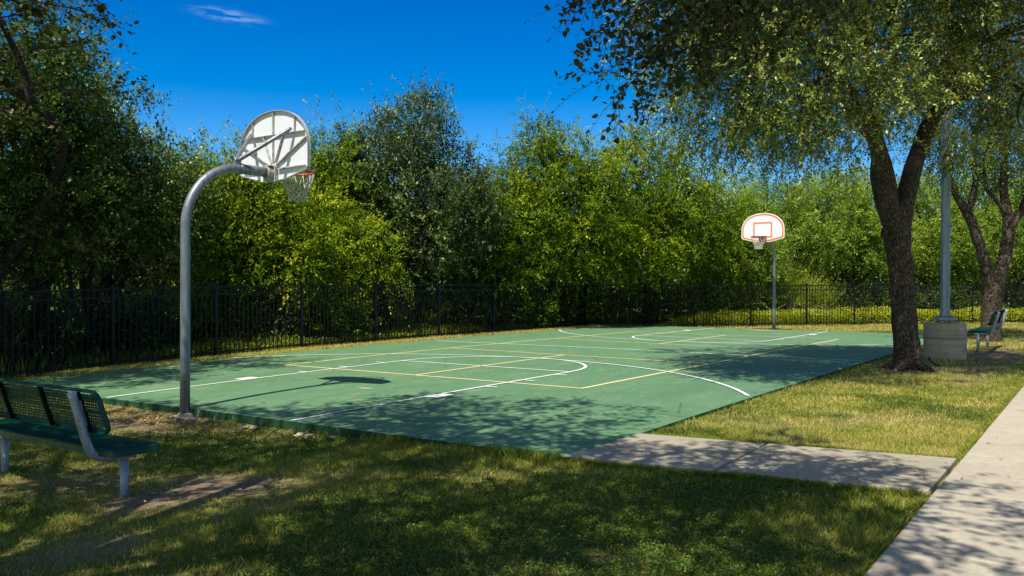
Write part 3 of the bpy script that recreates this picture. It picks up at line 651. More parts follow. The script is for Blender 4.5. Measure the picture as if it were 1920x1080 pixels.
# ------------------------------------------------------------------ light pole
lp = at(1771.5, 672, 16.7); lx, ly = lp[0], lp[1]
lroot = empty('light_pole', (lx, ly, 0), math.radians(24), 'grey square light pole bolted on a round concrete footing behind the large oak', 'light pole')
mb = MB(); n = 40; prof = [(.385, -.2), (.385, .66), (.372, .68), (.001, .68)]
a_ = np.arange(n)/n*2*np.pi; V_ = np.vstack([np.c_[r_*np.cos(a_), r_*np.sin(a_), np.full(n, z_)] for r_, z_ in prof]); k = np.arange(n); k2 = (k+1) % n
mb.add(V_, q=np.vstack([np.stack([i*n+k, i*n+k2, (i+1)*n+k2, (i+1)*n+k], 1) for i in range(3)])); mb.build('concrete_base', FOOT, lroot, True)
mb = MB(); mb.box((0, 0, .765), (.34, .34, .065)); mb.box((0, 0, .81), (.20, .20, .02)); mb.build('base_cover', POLEG, lroot, bevel=.012)
for sx in (-.11, .11):
    for sy_ in (-.11, .11): mb = MB(); mb.tube([(sx, sy_, .66), (sx, sy_, .74)], .014, 8); mb.tube([(sx, sy_, .69), (sx, sy_, .705)], .026, 6); mb.build('anchor_bolt', GALV, lroot)
mb = MB(); Rz = 0.10; mb.add([(-.075, -.075, .79), (.075, -.075, .79), (.075, .075, .79), (-.075, .075, .79)]+[(x+.045*.9, y-.045*1.9*.3+0.0, 8.5) for x, y in ((-.06, -.06), (.06, -.06), (.06, .06), (-.06, .06))],
        q=[(0, 1, 5, 4), (1, 2, 6, 5), (2, 3, 7, 6), (3, 0, 4, 7), (4, 5, 6, 7)]); mb.build('pole', POLEG, lroot, bevel=.01)
# irrigation pipe stub
ip = at(1745, 690, 15.2)
mb = MB(); z_ = float(zg(ip[0], -ip[1])); d_ = np.array([.577, -.817, 0])
mb.tube([np.array([ip[0], ip[1], z_])+d_*.18, np.array([ip[0], ip[1], z_+.04])+d_*.08, np.array([ip[0], ip[1], z_+.11])-d_*.02, np.array([ip[0], ip[1], z_+.13])-d_*.05], .014, 8); mb.tube([np.array([ip[0], ip[1], z_+.12])-d_*.03, np.array([ip[0], ip[1], z_+.16])-d_*.01], .022, 8)
mb.build('irrigation_pipe', RUBBER, None, True, label='short black pipe stub poking out of the soil beside the large oak trunk', category='pipe')
# ------------------------------------------------------------------ trees
def unit(a_): return a_/(np.linalg.norm(a_, axis=-1, keepdims=True)+1e-9)
def crown_points(lobes, n, rs, shell=.55, flat=.0):
    """cluster centres and outward directions over lobes (centre, radii)"""
    w = np.array([l[1][0]*l[1][2] for l in lobes]); w /= w.sum(); idx = rs.choice(len(lobes), n, p=w)
    C_ = np.array([l[0] for l in lobes])[idx]; R_ = np.array([l[1] for l in lobes])[idx]
    d = unit(rs.randn(n, 3)); rad = shell+(.98-shell)*rs.rand(n)**.5
    lump = 1+.20*np.sin(d[:, 0]*5+idx)+.16*np.sin(d[:, 2]*7+idx*2+d[:, 1]*4)
    return C_+d*R_*(rad*lump)[:, None], unit(d/R_*R_.mean()), idx
def sprigs(mb, tb, S, Dr, rs, L, nl, ll, lw, droop, tint, spread=.75, twig=0.0, tintv=.15, up=.35, oval=False):
    """leafy shoots starting at S growing along Dr"""
    n = len(S); Ls = L*(.6+.8*rs.rand(n)); t = np.linspace(.12, 1, nl)
    base = S[:, None]+Dr[:, None]*(Ls[:, None, None]*t[None, :, None]); base[..., 2] -= droop*Ls[:, None]*t[None]**2
    side = unit(np.cross(Dr, unit(rs.randn(n, 3)))); side2 = np.cross(Dr, side)
    sg = np.where(np.arange(nl) % 2 == 0, 1., -1.)[None, :, None]
    ld = unit(Dr[:, None]*.55+side[:, None]*sg*spread+side2[:, None]*.25*rs.randn(n, nl, 1)+.35*rs.randn(n, nl, 3)+np.array([0, 0, -.25*droop]))
    N = unit(rs.randn(n, nl, 3)*.55+np.array([0, 0, .9])+SUNV*.5); N = unit(N-(N*ld).sum(-1, keepdims=True)*ld); B = np.cross(N, ld)
    l_ = (ll*(.65+.6*rs.rand(n, nl, 1))); w_ = l_*lw
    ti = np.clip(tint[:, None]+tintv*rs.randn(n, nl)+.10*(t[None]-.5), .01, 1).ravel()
    if oval:
        cup = N*l_*.07
        V_ = np.stack([base, base+ld*l_*.12, base+ld*l_*.34+B*w_/2+cup, base+ld*l_*.68+B*w_*.40+cup, base+ld*l_, base+ld*l_*.68-B*w_*.40+cup, base+ld*l_*.34-B*w_/2+cup, base+ld*l_*.68], 2).reshape(-1, 3)
        k = np.arange(n*nl)*8; mb.add(V_, q=np.vstack([np.stack([k+1, k+2, k+3, k+7], 1), np.stack([k+7, k+3, k+4, k+5], 1), np.stack([k+1, k+7, k+5, k+6], 1)]), tint=np.tile(ti, 3))
    else:
        V_ = np.stack([base, base+ld*l_*.45+B*w_/2, base+ld*l_, base+ld*l_*.45-B*w_/2], 2).reshape(-1, 3)
        k = np.arange(n*nl)*4; mb.add(V_, q=np.stack([k, k+1, k+2, k+3], 1), tint=ti)
    if twig and tb is not None:
        tt = np.array([0, .5, 1.]); P_ = S[:, None]+Dr[:, None]*(Ls[:, None, None]*tt[None, :, None]); P_[..., 2] -= droop*Ls[:, None]*tt[None]**2
        rr = twig*np.array([1, .7, .35]); a3 = np.arange(3)/3*2*np.pi
        ring = side[:, None, None]*np.cos(a3)[None, None, :, None]+side2[:, None, None]*np.sin(a3)[None, None, :, None]
        V_ = (P_[:, :, None]+ring*rr[None, :, None, None]).reshape(-1, 3); b_ = (np.arange(n)*9)[:, None]
        f = np.array([(0, 1, 4, 3), (1, 2, 5, 4), (2, 0, 3, 5), (3, 4, 7, 6), (4, 5, 8, 7), (5, 3, 6, 8)])
        tb.add(V_, q=(b_[:, :, None]+f[None]).reshape(-1, 4))
SUNV = np.array(SUN)
def limb(mb, a_, b_, r0, r1, rs, n=7, sag=.12, sides=8):
    a_ = np.array(a_, float); b_ = np.array(b_, float); L = np.linalg.norm(b_-a_); m1 = a_+(b_-a_)*.35+rs.randn(3)*L*sag*.6; m2 = a_+(b_-a_)*.7+rs.randn(3)*L*sag*.6
    m1[2] += L*.05; P_ = bez([a_, m1, m2, b_], n); mb.tube(P_, np.linspace(r0, r1, len(P_)), sides, False); return P_
def tree(base, lobes, label, leaf, barkm, seed, ncl=220, per=7, nl=9, L=.45, ll=.085, lw=.5, droop=.15, up=.35, trunk_r=.16, trunks=1, fork=.35, tint=.5, tv=.17, shell=.5, name='tree', cat='tree',
         group='trees beyond the fence', custom=None, keep=None, twig=0.0, extra=None, clr=.24, nbranch=60, crownname='crown', outw=.75, shoots=0):
    rs = np.random.RandomState(seed); base = np.array(base, float); root = empty(name, base, 0, label, cat, group)
    lobes = [(np.array(c_)-base, np.array(r_)) for c_, r_ in lobes]
    top = sum(l[0]*l[1][0] for l in lobes)/sum(l[1][0] for l in lobes)
    tb = MB(); lb = MB(); cen = [l[0] for l in lobes]
    if custom: custom(tb, rs)
    else:
        for k in range(trunks):
            off = rs.randn(3)*.12*(trunks > 1); off[2] = 0; f = np.array([top[0]*.3, top[1]*.3, top[2]*fork])+rs.randn(3)*[.25, .25, .1]*(.5+trunks*.4)
            P_ = limb(tb, off+[0, 0, -.15], f, trunk_r*(1 if k == 0 else .7), trunk_r*.7*(1 if k == 0 else .7), rs, 6, .05, 10)
            for j, c_ in enumerate(cen):
                if j % trunks == k: limb(tb, f, c_, trunk_r*.55, trunk_r*.16, rs, 6, .13, 7)
    Cc, Dd, idx = crown_points(lobes, ncl, rs, shell)
    if keep is not None:
        m = keep(Cc+base); Cc, Dd, idx = Cc[m], Dd[m], idx[m]
    cenA = np.array(cen)
    for i in rs.choice(len(Cc), min(nbranch, len(Cc)), False):
        s_ = cenA[idx[i]]+(Cc[i]-cenA[idx[i]])*.05; limb(tb, s_, Cc[i], trunk_r*.13+.004, .004, rs, 3, .12, 4)
    n = len(Cc); S = np.repeat(Cc, per, 0)+rs.randn(n*per, 3)*clr*.6; Do = np.repeat(Dd, per, 0)
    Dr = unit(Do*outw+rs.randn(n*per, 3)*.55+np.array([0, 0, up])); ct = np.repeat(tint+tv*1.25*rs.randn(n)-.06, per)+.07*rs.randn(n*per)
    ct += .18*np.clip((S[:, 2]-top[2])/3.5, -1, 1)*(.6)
    tw = MB()
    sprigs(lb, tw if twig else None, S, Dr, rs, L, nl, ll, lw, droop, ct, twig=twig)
    if shoots:
        m = np.where((Dd[:, 2] > .15))[0]; m = m[rs.randint(0, len(m), shoots)]; Ss = Cc[m]+rs.randn(shoots, 3)*.15; Ds = unit(Dd[m]*.5+rs.randn(shoots, 3)*.35+np.array([0, 0, .8]))
        sprigs(lb, None, Ss, Ds, rs, 1.15, 20, ll*.95, lw, .12, tint+.12+.12*rs.randn(shoots), twig=0)
    if extra: extra(lb, tw, rs, base)
    tb.build('trunk', barkm, root, True)
    while KNOT: KNOT.pop().build('branch_scar', barkm, root, True)
    if tw.n: tw.build('twigs', TWIG_D, root)
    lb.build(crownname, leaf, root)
    return root
def PL(*L_):
    """crown lobes as (x, y, depth, half-width, half-height, half-depth m) measured on the photograph's scale"""
    return [(at(x, y, D), (max(rx*D/F, rd)*.5+rx*D/F*.5, max(rx*D/F, rd)*.5+rd*.5, ry*D/F)) for x, y, D, rx, ry, rd in L_]
W3 = lambda u, v, z, a_, b_, c_: (np.array([u, -v, z]), (a_, b_, c_))
def gpt(x, D):
    p_ = at(x, 540, D); p_[2] = float(zg(p_[0], -p_[1])); return p_
# --- large live oak on the right
oakb = np.array([-.78, -6.12, float(zg(-.78, 6.12))])
KNOT = []
def oak_trunk(tb, rs):
    p = lambda x, y, D=14.65: at(x, y, D)-oakb
    def seg(pts, rr, sides=18, noise=.022, sd=1):
        P_ = bez(pts, 9); R_ = np.interp(np.linspace(0, 1, len(P_)), np.linspace(0, 1, len(rr)), rr); tb.tube(P_, R_, sides, True, noise=noise, seed=sd)
    seg([p(1702, 715), p(1702, 695), p(1701, 668), p(1698, 630), p(1693, 560), p(1688, 500), p(1682, 440), p(1680, 405), p(1678, 385)], [.30, .262, .232, .213, .205, .20, .205, .235, .19, .13], 26, .03, 3)
    seg([p(1674, 430, 14.6), p(1664, 360, 14.5), p(1655, 310, 14.4), p(1644, 266, 14.3), p(1640, 220, 14.2), p(1628, 120, 14), p(1610, 0, 13.6)], [.16, .165, .15, .125, .11, .08, .05], 18, .022, 5)
    seg([p(1650, 280, 14.35), p(1630, 250, 14.0), p(1608, 228, 13.7), p(1560, 150, 13.0), p(1500, 60, 12.2)], [.11, .10, .08, .06, .03], 12, .02, 6)
    seg([p(1676, 440, 14.75), p(1655, 380, 14.95), p(1643, 330, 15.2), p(1640, 280, 15.5), p(1600, 180, 16.2), p(1540, 80, 17)], [.13, .125, .11, .09, .06, .03], 12, .02, 7)
    seg([p(1686, 435, 14.65), p(1700, 365, 14.7), p(1711, 318, 14.75), p(1724, 280, 14.8), p(1745, 226, 14.9), p(1773, 190, 15), p(1800, 120, 15.1), p(1810, 0, 15.3)], [.17, .165, .15, .14, .135, .12, .09, .05], 18, .022, 8)
    seg([p(1765, 198, 15), p(1800, 182, 15.1), p(1850, 150, 15.2), p(1930, 90, 15.4), p(2010, 40, 15.6)], [.10, .09, .075, .05, .03], 12, .02, 9)
    for k in range(5):
        ang_ = k*1.3+.4; d = np.array([math.cos(ang_), math.sin(ang_), 0]); tb.tube([d*.12+[0, 0, .16], d*.30+[0, 0, .04], d*.62+[0, 0, -.06]], [.09, .06, .02], 8, False)
    kn = p(1660, 437, 14.5); dn = unit(p(1600, 437, 14.2)-kn)
    a2 = np.linspace(0, 2*np.pi, 13); e1 = np.array([0, 0, 1.]); e2 = np.cross(dn, e1)
    kb = MB(); kb.tube([kn+dn*.03+e1*.07*math.cos(x)+e2*.045*math.sin(x) for x in a2], .026, 8, False); KNOT.append(kb)
oak_l = PL((1690, -10, 13.6, 330, 150, 3.2), (1420, 120, 11.4, 140, 120, 1.6), (1360, 30, 12.6, 150, 120, 1.6), (1520, 165, 11.6, 130, 105, 1.6), (1860, 70, 13.6, 190, 105, 2.0),
           (1490, 235, 12.8, 110, 62, 1.0), (1620, 80, 15, 230, 150, 1.6), (1500, -160, 12.6, 300, 170, 3.2), (1800, -200, 13.2, 320, 200, 3.4), (1790, 280, 16.4, 50, 40, .6), (1920, 170, 13, 90, 80, 1.2), (1390, 215, 12.4, 80, 70, .9))
def oak_extra(lb, tw, rs, base):
    # long hanging shoots along the left and lower rim
    n = 260; x = 1270+rs.rand(n)*330; y = 130+rs.rand(n)*130+np.maximum(0, (x-1330))*.15; D = 11.0+rs.rand(n)*2.6
    S = np.array([at(a_, b_, c_) for a_, b_, c_ in zip(x, y, D)])-base; Dr = unit(rs.randn(n, 3)*.5+np.array([-.35, .25, -1.0]))
    sprigs(lb, tw, S, Dr, rs, .75, 24, .065, .42, .05, .66+.15*rs.randn(n), twig=.003)
    n = 90; x = 1500+rs.rand(n)*420; y = 20+rs.rand(n)*170; D = 11.6+rs.rand(n)*1.2
    S = np.array([at(a_, b_, c_) for a_, b_, c_ in zip(x, y, D)])-base; Dr = unit(rs.randn(n, 3)*.8+np.array([-.2, 0, -.7]))
    sprigs(lb, tw, S, Dr, rs, .7, 16, .045, .42, .35, .8+.1*rs.randn(n), twig=.008)
tree(oakb, oak_l, 'large live oak with forked trunk beside the court, nearest trunk in view', LEAF_OAK, BARK, 5, 1250, 15, 14, .36, .058, .50, .34, -.05, .2, tint=.66, tv=.22, custom=oak_trunk, name='live_oak_tree', cat='tree',
     group='live oaks on the lawn', twig=.0022, extra=oak_extra, nbranch=160, clr=.27, shell=.45, outw=.5)
# --- second oak
o2 = gpt(1858, 21.7)
def oak2_trunk(tb, rs):
    p = lambda x, y, D=21.7: at(x, y, D)-o2
    def seg(pts, rr, sides=14, noise=.022, sd=1):
        P_ = bez(pts, 8); R_ = np.interp(np.linspace(0, 1, len(P_)), np.linspace(0, 1, len(rr)), rr); tb.tube(P_, R_, sides, True, noise=noise, seed=sd)
    seg([p(1857, 650), p(1857, 630), p(1858, 600), p(1861, 560), p(1861, 530)], [.34, .26, .23, .24, .16], 18, .03, 1)
    seg([p(1858, 570), p(1852, 520), p(1845, 486), p(1828, 433), p(1812, 396), p(1792, 363), p(1770, 300), p(1755, 230)], [.15, .145, .135, .125, .12, .09, .06, .03], 12, .02, 2)
    seg([p(1814, 400), p(1822, 376), p(1829, 340), p(1826, 290), p(1840, 200)], [.08, .085, .075, .06, .03], 10, .02, 3)
    seg([p(1863, 570), p(1873, 525), p(1885, 473), p(1892, 425), p(1887, 392), p(1881, 343), p(1885, 260), p(1870, 170)], [.16, .17, .16, .15, .12, .09, .07, .03], 12, .02, 4)
    seg([p(1890, 440), p(1904, 410), p(1915, 396), p(1930, 360), p(1960, 300)], [.10, .11, .10, .08, .05], 10, .02, 5)
    seg([p(1886, 400), p(1865, 372), p(1850, 352), p(1845, 300)], [.06, .05, .045, .03], 8, .02, 6)
tree(o2, PL((1860, 230, 21.7, 170, 110, 2.2), (1770, 300, 21, 70, 60, 1.0), (1930, 300, 22, 100, 80, 1.4), (1850, 120, 22, 200, 120, 2.5), (1990, 180, 22, 160, 160, 2.5), (1840, 325, 22.5, 60, 30, .7)),
     'smaller forked live oak behind the distant bench, far right of the lawn', LEAF_OAK, BARK, 6, 700, 9, 11, .42, .08, .48, .2, .1, .2, tint=.52, tv=.17, custom=oak2_trunk, name='live_oak_tree', group='live oaks on the lawn', nbranch=70)
# --- shade tree standing left of the photographer: branches hang into the top of the view
shb = np.array([-16.7, -4.9, -.15])
def high_enough(P_):
    x, y, d = proj(P_); vis = (d > .3) & (x > -60) & (x < 1980) & (y > -70); return ~vis & (np.linalg.norm(P_-CAM, axis=1) > 2.2)
def spray(lb, tw, rs, base, paths, per, ll, nl, L, lw, tint, droop, r=.012, up=0.0):
    for pts in paths:
        P_ = bez([at(*q_) for q_ in pts], 8)-base; tw.tube(P_, np.linspace(r, r*.25, len(P_)), 5, False)
        k = np.linspace(.06, 1, per)*(len(P_)-1); i0 = np.clip(k.astype(int), 0, len(P_)-2); S = P_[i0]+(P_[i0+1]-P_[i0])*(k-i0)[:, None]; T = unit(P_[i0+1]-P_[i0])
        Dr = unit(T*.7+rs.randn(per, 3)*.65+np.array([0, 0, up])); sprigs(lb, tw, S, Dr, rs, L, nl, ll, lw, droop, tint+.16*rs.randn(per), twig=.0022, oval=True)
def sh_extra(lb, tw, rs, base):
    A_ = []
    for x0, y0, x1, y1, D in ((1350, -130, 1075, 5, 4.4), (1380, -130, 1110, -10, 4.6), (1430, -90, 1120, 150, 4.3), (1400, -120, 1105, 70, 4.3), (1420, -100, 1170, 60, 4.1), (1430, -90, 1215, 115, 4.3), (1450, -80, 1150, 185, 4.2), (1460, -60, 1195, 190, 4.4), (1480, -60, 1255, 160, 4.2),
                              (1500, -60, 1300, 130, 4.6), (1540, -80, 1350, 90, 4.8), (1600, -80, 1420, 100, 4.6), (1660, -90, 1480, 60, 4.7), (1700, -100, 1560, 40, 4.5), (1480, -90, 1240, 40, 4.6), (1400, -120, 1200, 10, 4.9), (1430, -100, 1290, 60, 4.0), (1600, -90, 1390, 40, 4.2)):
        xm, ym = (x0*.45+x1*.55), (y0*.45+y1*.55)-26; A_.append([(x0, y0, D+.4), (xm+30, ym, D+.2), (x1, y1, D)])
    spray(lb, tw, rs, base, A_, 44, .042, 8, .20, .62, .36, .35, .008, -.15)
    Bp = [[(-80, 190, 4.3), (60, 160, 4.4), (150, 170, 4.5), (240, 160, 4.6)], [(-80, 110, 4.2), (40, 95, 4.3), (140, 85, 4.4)], [(-60, -40, 4.4), (60, 0, 4.5), (150, 20, 4.6), (205, 52, 4.6)], [(-60, -60, 4.2), (60, -30, 4.4), (170, -10, 4.5), (190, 30, 4.5)],
          [(-80, 40, 4.6), (20, 30, 4.7), (90, 10, 4.8)], [(-80, 0, 4.6), (20, 0, 4.7), (70, 30, 4.8)], [(-80, 230, 4.8), (0, 215, 4.9), (60, 225, 5)]]
    spray(lb, tw, rs, base, Bp, 20, .036, 7, .14, .62, .55, .1, .007, .1)
def sh_trunk(tb, rs):
    tb.tube(bez([(0, 0, -.1), (.05, 0, .7), (0, .05, 1.6), (-.05, 0, 2.4)], 8), [.34]*3+list(np.linspace(.27, .2, 22)), 20, noise=.02)
    for e in ((.1, -.1, 6.3), (1.9, -1.0, 5.9), (2.3, 2.0, 6.1), (3.6, .5, 6.3), (1.3, -2.7, 5.9), (-.5, 2.9, 6.0), (1.1, 4.3, 6.4), (-1.9, -1.6, 6.0), (3.1, -1.7, 6.5), (3.7, 1.7, 6.6)): limb(tb, (-.05, 0, 2.2), e, .12, .03, rs, 8, .08, 9)
tree(shb, [W3(-16.6, 5.0, 6.4, 2.6, 2.6, 1.6), W3(-14.8, 5.9, 5.9, 1.5, 1.6, 1.0), W3(-14.4, 2.9, 6.1, 1.8, 1.7, 1.1), W3(-13.1, 4.4, 6.3, 1.25, 1.3, .9), W3(-15.4, 7.6, 5.8, 1.3, 1.1, .8), W3(-17.2, 2.0, 6.0, 1.9, 1.9, 1.2), W3(-15.6, .6, 6.4, 1.6, 1.4, 1.0), W3(-18.6, 6.5, 6.0, 2, 2, 1.4), W3(-13.6, 6.6, 6.5, .8, 1.0, .5), W3(-13.2, 7.0, 6.1, 1.0, 1.0, .5), W3(-14.7, 8.1, 6.0, 1.3, 1.1, .6), W3(-13.0, 3.2, 6.6, 1.0, 1.3, .6)],
     'overhanging shade tree whose dark leafy branches dip into the top of the view', LEAF_NEAR, BARK, 8, 1050, 7, 8, .42, .088, .6, .2, .1, .2, tint=.4, tv=.15, custom=sh_trunk, name='shade_tree', group='live oaks on the lawn', keep=high_enough, extra=sh_extra, nbranch=50, twig=.003)
# --- trees beyond the fence
tree(gpt(40, 15.2), PL((20, 330, 15.5, 150, 200, 1.8), (-20, 120, 15, 170, 150, 1.8), (60, 190, 15.8, 110, 90, 1.3), (140, 400, 16.0, 100, 105, 1.3), (-60, 460, 14.8, 130, 90, 1.3), (-160, 250, 14, 150, 220, 1.8), (90, 90, 16, 70, 45, .8))+[W3(-12.6, -3.5, 5.8, 1.2, 1.1, .9), W3(-13.9, -4.4, 6.0, 1.4, 1.4, 1.0), W3(-11.6, -4.4, 6.6, 1.1, 1.0, .8), W3(-10.6, -3.6, 6.8, .8, .9, .5)],
     'tall dark oak at the left edge overhanging the fence', LEAF_DARK, BARK_D, 20, 800, 9, 10, .5, .10, .5, .15, .25, .2, trunks=3, fork=.25, tint=.5, nbranch=90, name='oak_tree')
tree(gpt(215, 17.6), PL((185, 280, 17.5, 60, 90, 1.3), (135, 185, 17.8, 45, 60, .9), (250, 345, 17.6, 75, 85, 1.4), (300, 425, 18.6, 75, 80, 1.2), (200, 410, 17.6, 90, 85, 1.2), (120, 330, 17.6, 80, 110, 1.3), (305, 345, 18.4, 35, 40, .8)),
     'mid height dark green oak left of the near hoop pole', LEAF_OAK, BARK_D, 21, 640, 9, 10, .5, .09, .5, .1, .35, .14, trunks=2, fork=.3, tint=.45, nbranch=80, shoots=90, name='oak_tree')
tree(gpt(430, 20.6), PL((400, 390, 20.6, 75, 90, 1.4), (470, 400, 20.8, 75, 105, 1.4), (350, 440, 20.2, 60, 100, 1.2), (540, 440, 21, 70, 100, 1.3), (410, 485, 20.0, 110, 48, 1.2), (560, 500, 20.6, 80, 50, 1.1), (355, 320, 20.8, 35, 40, .7), (440, 320, 21, 40, 35, .7)),
     'yellow green elm directly behind the near hoop', LEAF_ELM, BARK_D, 22, 504, 8, 15, .62, 0.104, .38, .28, .12, .11, trunks=3, fork=.25, tint=.52, nbranch=80, shoots=140, name='elm_tree')
tree(gpt(560, 23.6), PL((560, 370, 23.6, 45, 80, 1.1), (620, 380, 24, 55, 100, 1.2), (600, 320, 24, 25, 45, .6), (640, 480, 23, 60, 55, 1.0)),
     'slender bright elm between the near backboard and the grey green oak', LEAF_ELM, BARK_D, 23, 216, 8, 15, .62, 0.108, .4, .28, .12, .08, trunks=1, fork=.4, tint=.42, nbranch=40, shoots=140, name='elm_tree')
tree(gpt(745, 25), PL((785, 275, 25, 38, 85, 1.1), (715, 330, 25, 66, 72, 1.5), (835, 350, 25.2, 48, 75, 1.3), (680, 400, 24.6, 75, 80, 1.5), (780, 420, 24.4, 110, 110, 1.8), (870, 400, 25.4, 45, 75, 1.2), (672, 305, 25.5, 32, 42, .8), (795, 222, 25.3, 22, 42, .6), (740, 250, 25.3, 22, 40, .6), (660, 350, 25.4, 40, 55, .9)),
     'tallest grey green oak with pointed top in the middle of the tree line', LEAF_GREY, BARK_D, 24, 800, 9, 10, .5, .105, .45, .02, .55, .17, trunks=2, fork=.3, tint=.42, nbranch=100, shoots=160, name='oak_tree')
tree(gpt(650, 22.6), PL((600, 470, 22.6, 60, 50, 1.0), (680, 450, 22.4, 45, 35, .8), (720, 490, 22.2, 45, 35, .8), (560, 480, 22.5, 40, 50, .8)),
     'low arching elm with lime green shoots in front of the tallest oak', LEAF_ELM, BARK_D, 34, 122, 8, 15, .62, 0.104, .38, .28, .12, .07, trunks=2, fork=.35, tint=.55, nbranch=30, name='elm_tree')
tree(gpt(925, 28), PL((918, 410, 28, 44, 66, 1.2), (960, 440, 27.5, 50, 90, 1.3), (880, 450, 27, 60, 80, 1.3), (925, 365, 28.4, 22, 30, .7), (940, 500, 26.8, 60, 40, 1.2)),
     'rounded olive elm right of the tallest oak', LEAF_ELM, BARK_D, 25, 273, 8, 15, .62, 0.108, .42, .28, .12, .1, trunks=2, fork=.3, tint=.38, nbranch=40, shoots=140, name='elm_tree')
tree(gpt(1040, 29), PL((1020, 330, 29, 60, 75, 1.6), (1070, 350, 29, 70, 80, 1.6), (985, 410, 28.6, 42, 80, 1.3), (1060, 450, 28, 75, 70, 1.6), (1110, 420, 28.4, 60, 80, 1.5), (1012, 265, 29.4, 18, 38, .6), (1060, 280, 29.2, 35, 35, .7)),
     'tall yellow green elm with spiky crown in the centre of the view', LEAF_ELM, BARK_D, 26, 504, 8, 15, .62, 0.113, .4, .28, .12, .12, trunks=2, fork=.28, tint=.42, nbranch=70, shoots=140, name='elm_tree')
tree(gpt(1220, 31), PL((1200, 340, 31, 80, 75, 1.8), (1280, 370, 31, 70, 75, 1.7), (1150, 400, 30.4, 60, 90, 1.5), (1240, 430, 30, 85, 75, 1.8), (1320, 430, 31, 50, 85, 1.4), (1180, 475, 29.6, 80, 48, 1.4), (1190, 285, 31.4, 35, 35, .7), (1250, 300, 31.4, 30, 30, .7)),
     'broad yellow green elm left of the far hoop', LEAF_ELM, BARK_D, 27, 576, 8, 15, .62, 0.117, .4, .28, .12, .13, trunks=3, fork=.28, tint=.47, nbranch=80, shoots=140, name='elm_tree')
for i, (x, D, lob, lab, lf, ti, sd) in enumerate((
    (1370, 34, ((1370, 420, 34, 55, 70, 1.6), (1390, 480, 33.4, 50, 50, 1.3), (1345, 470, 33.6, 50, 60, 1.4)), 'feathery pale green mesquite directly left of the far backboard', LEAF_GREEN, .68, 40),
    (1470, 38, ((1450, 400, 38, 70, 60, 2.0), (1520, 400, 38, 60, 65, 1.8), (1480, 450, 37.4, 80, 60, 2), (1440, 360, 38.5, 40, 30, 1)), 'feathery blue green mesquite behind the far backboard', LEAF_GREEN, .56, 41),
    (1590, 37, ((1580, 400, 37, 80, 65, 2.0), (1640, 430, 36.6, 70, 70, 1.8), (1560, 455, 36, 80, 42, 1.8), (1610, 355, 37.6, 50, 30, 1)), 'mid green mesquite seen left of the large oak trunk', LEAF_GREEN, .6, 42),
    (1740, 37, ((1730, 420, 37, 70, 80, 2.0), (1790, 440, 37, 60, 70, 1.8), (1740, 360, 37.4, 60, 40, 1.5), (1700, 465, 36.5, 60, 36, 1.6)), 'bright green mesquite seen between the large oak and the light pole', LEAF_GREEN, .75, 43),
    (1900, 36, ((1870, 440, 36, 80, 70, 2.0), (1950, 430, 36, 80, 90, 2.0), (1900, 360, 36.5, 80, 50, 1.8)), 'bright green mesquite behind the smaller forked oak', LEAF_GREEN, .62, 44))):
    tree(gpt(x, D), PL(*lob), lab, lf, BARK_D, sd, 420, 9, 12, .55, .12, .34, .25, .15, .12, trunks=2, fork=.35, tint=ti, nbranch=50, name='mesquite_tree')
# more distant row, still single trees
for i, (x, D, top, hw, lf, ti, lab) in enumerate(((300, 27, 330, 110, LEAF_OAK, .3, 'shadowy oak far behind the left trees'), (520, 30, 370, 100, LEAF_ELM, .3, 'olive elm in the second row behind the near hoop'), (860, 35, 400, 90, LEAF_OAK, .35, 'dark oak in the second row near the middle'),
                                            (1130, 38, 400, 120, LEAF_OAK, .32, 'dark oak in the second row behind the central elms'), (1330, 42, 380, 80, LEAF_GREEN, .35, 'hazy green mesquite in the second row left of the far hoop'),
                                            (1560, 46, 350, 110, LEAF_GREEN, .4, 'hazy green mesquite in the second row right of the far hoop'), (1800, 46, 340, 130, LEAF_GREEN, .42, 'hazy green mesquite in the second row behind the light pole'), (2000, 44, 330, 120, LEAF_GREEN, .4, 'green mesquite in the second row past the right edge'))):
    h = 560-top; tree(gpt(x, D), PL((x, top+h*.35, D, hw, h*.35, 2.5), (x-hw*.5, top+h*.65, D-.5, hw*.8, h*.35, 2.2), (x+hw*.5, top+h*.6, D+.4, hw*.8, h*.38, 2.2)), lab, lf, BARK_D, 60+i, 300, 8, 9, .7, .19, .46, .15, .25, .14, trunks=2, fork=.3, tint=ti, nbranch=30, name='distant_tree')
# understorey shrubs behind the fence, most tinted dark to paint in the shade
shr = [(30, 15.4, 640, 80, 40, LEAF_DARK, .3), (150, 17.2, 630, 60, 36, LEAF_OAK, .2), (260, 18.2, 625, 55, 32, LEAF_DARK, .3), (390, 20, 610, 55, 35, LEAF_ELM, .25), (480, 20.8, 600, 45, 36, LEAF_OAK, .3), (600, 21.6, 590, 55, 45, LEAF_ELM, .42), (680, 23.5, 590, 45, 40, LEAF_DARK, .6),
       (800, 26, 595, 50, 28, LEAF_ELM, .4), (880, 26.4, 575, 50, 38, LEAF_OAK, .4), (960, 27.4, 580, 55, 35, LEAF_ELM, .35), (1060, 30, 570, 55, 35, LEAF_ELM, .4), (1160, 31.4, 565, 55, 38, LEAF_OAK, .45), (1260, 33, 565, 50, 38, LEAF_GREEN, .35), (1350, 33, 565, 45, 38, LEAF_GREEN, .4),
       (1425, 34, 560, 35, 38, LEAF_GREEN, .5), (1600, 36, 565, 60, 30, LEAF_DARK, .35), (1680, 36, 565, 60, 30, LEAF_OAK, .2), (1780, 36, 565, 60, 30, LEAF_DARK, .35), (1880, 36, 565, 60, 30, LEAF_OAK, .2)]
desc = {LEAF_DARK.name: 'very dark', LEAF_OAK.name: 'dull green', LEAF_ELM.name: 'yellowish green', LEAF_GREEN.name: 'fresh green'}
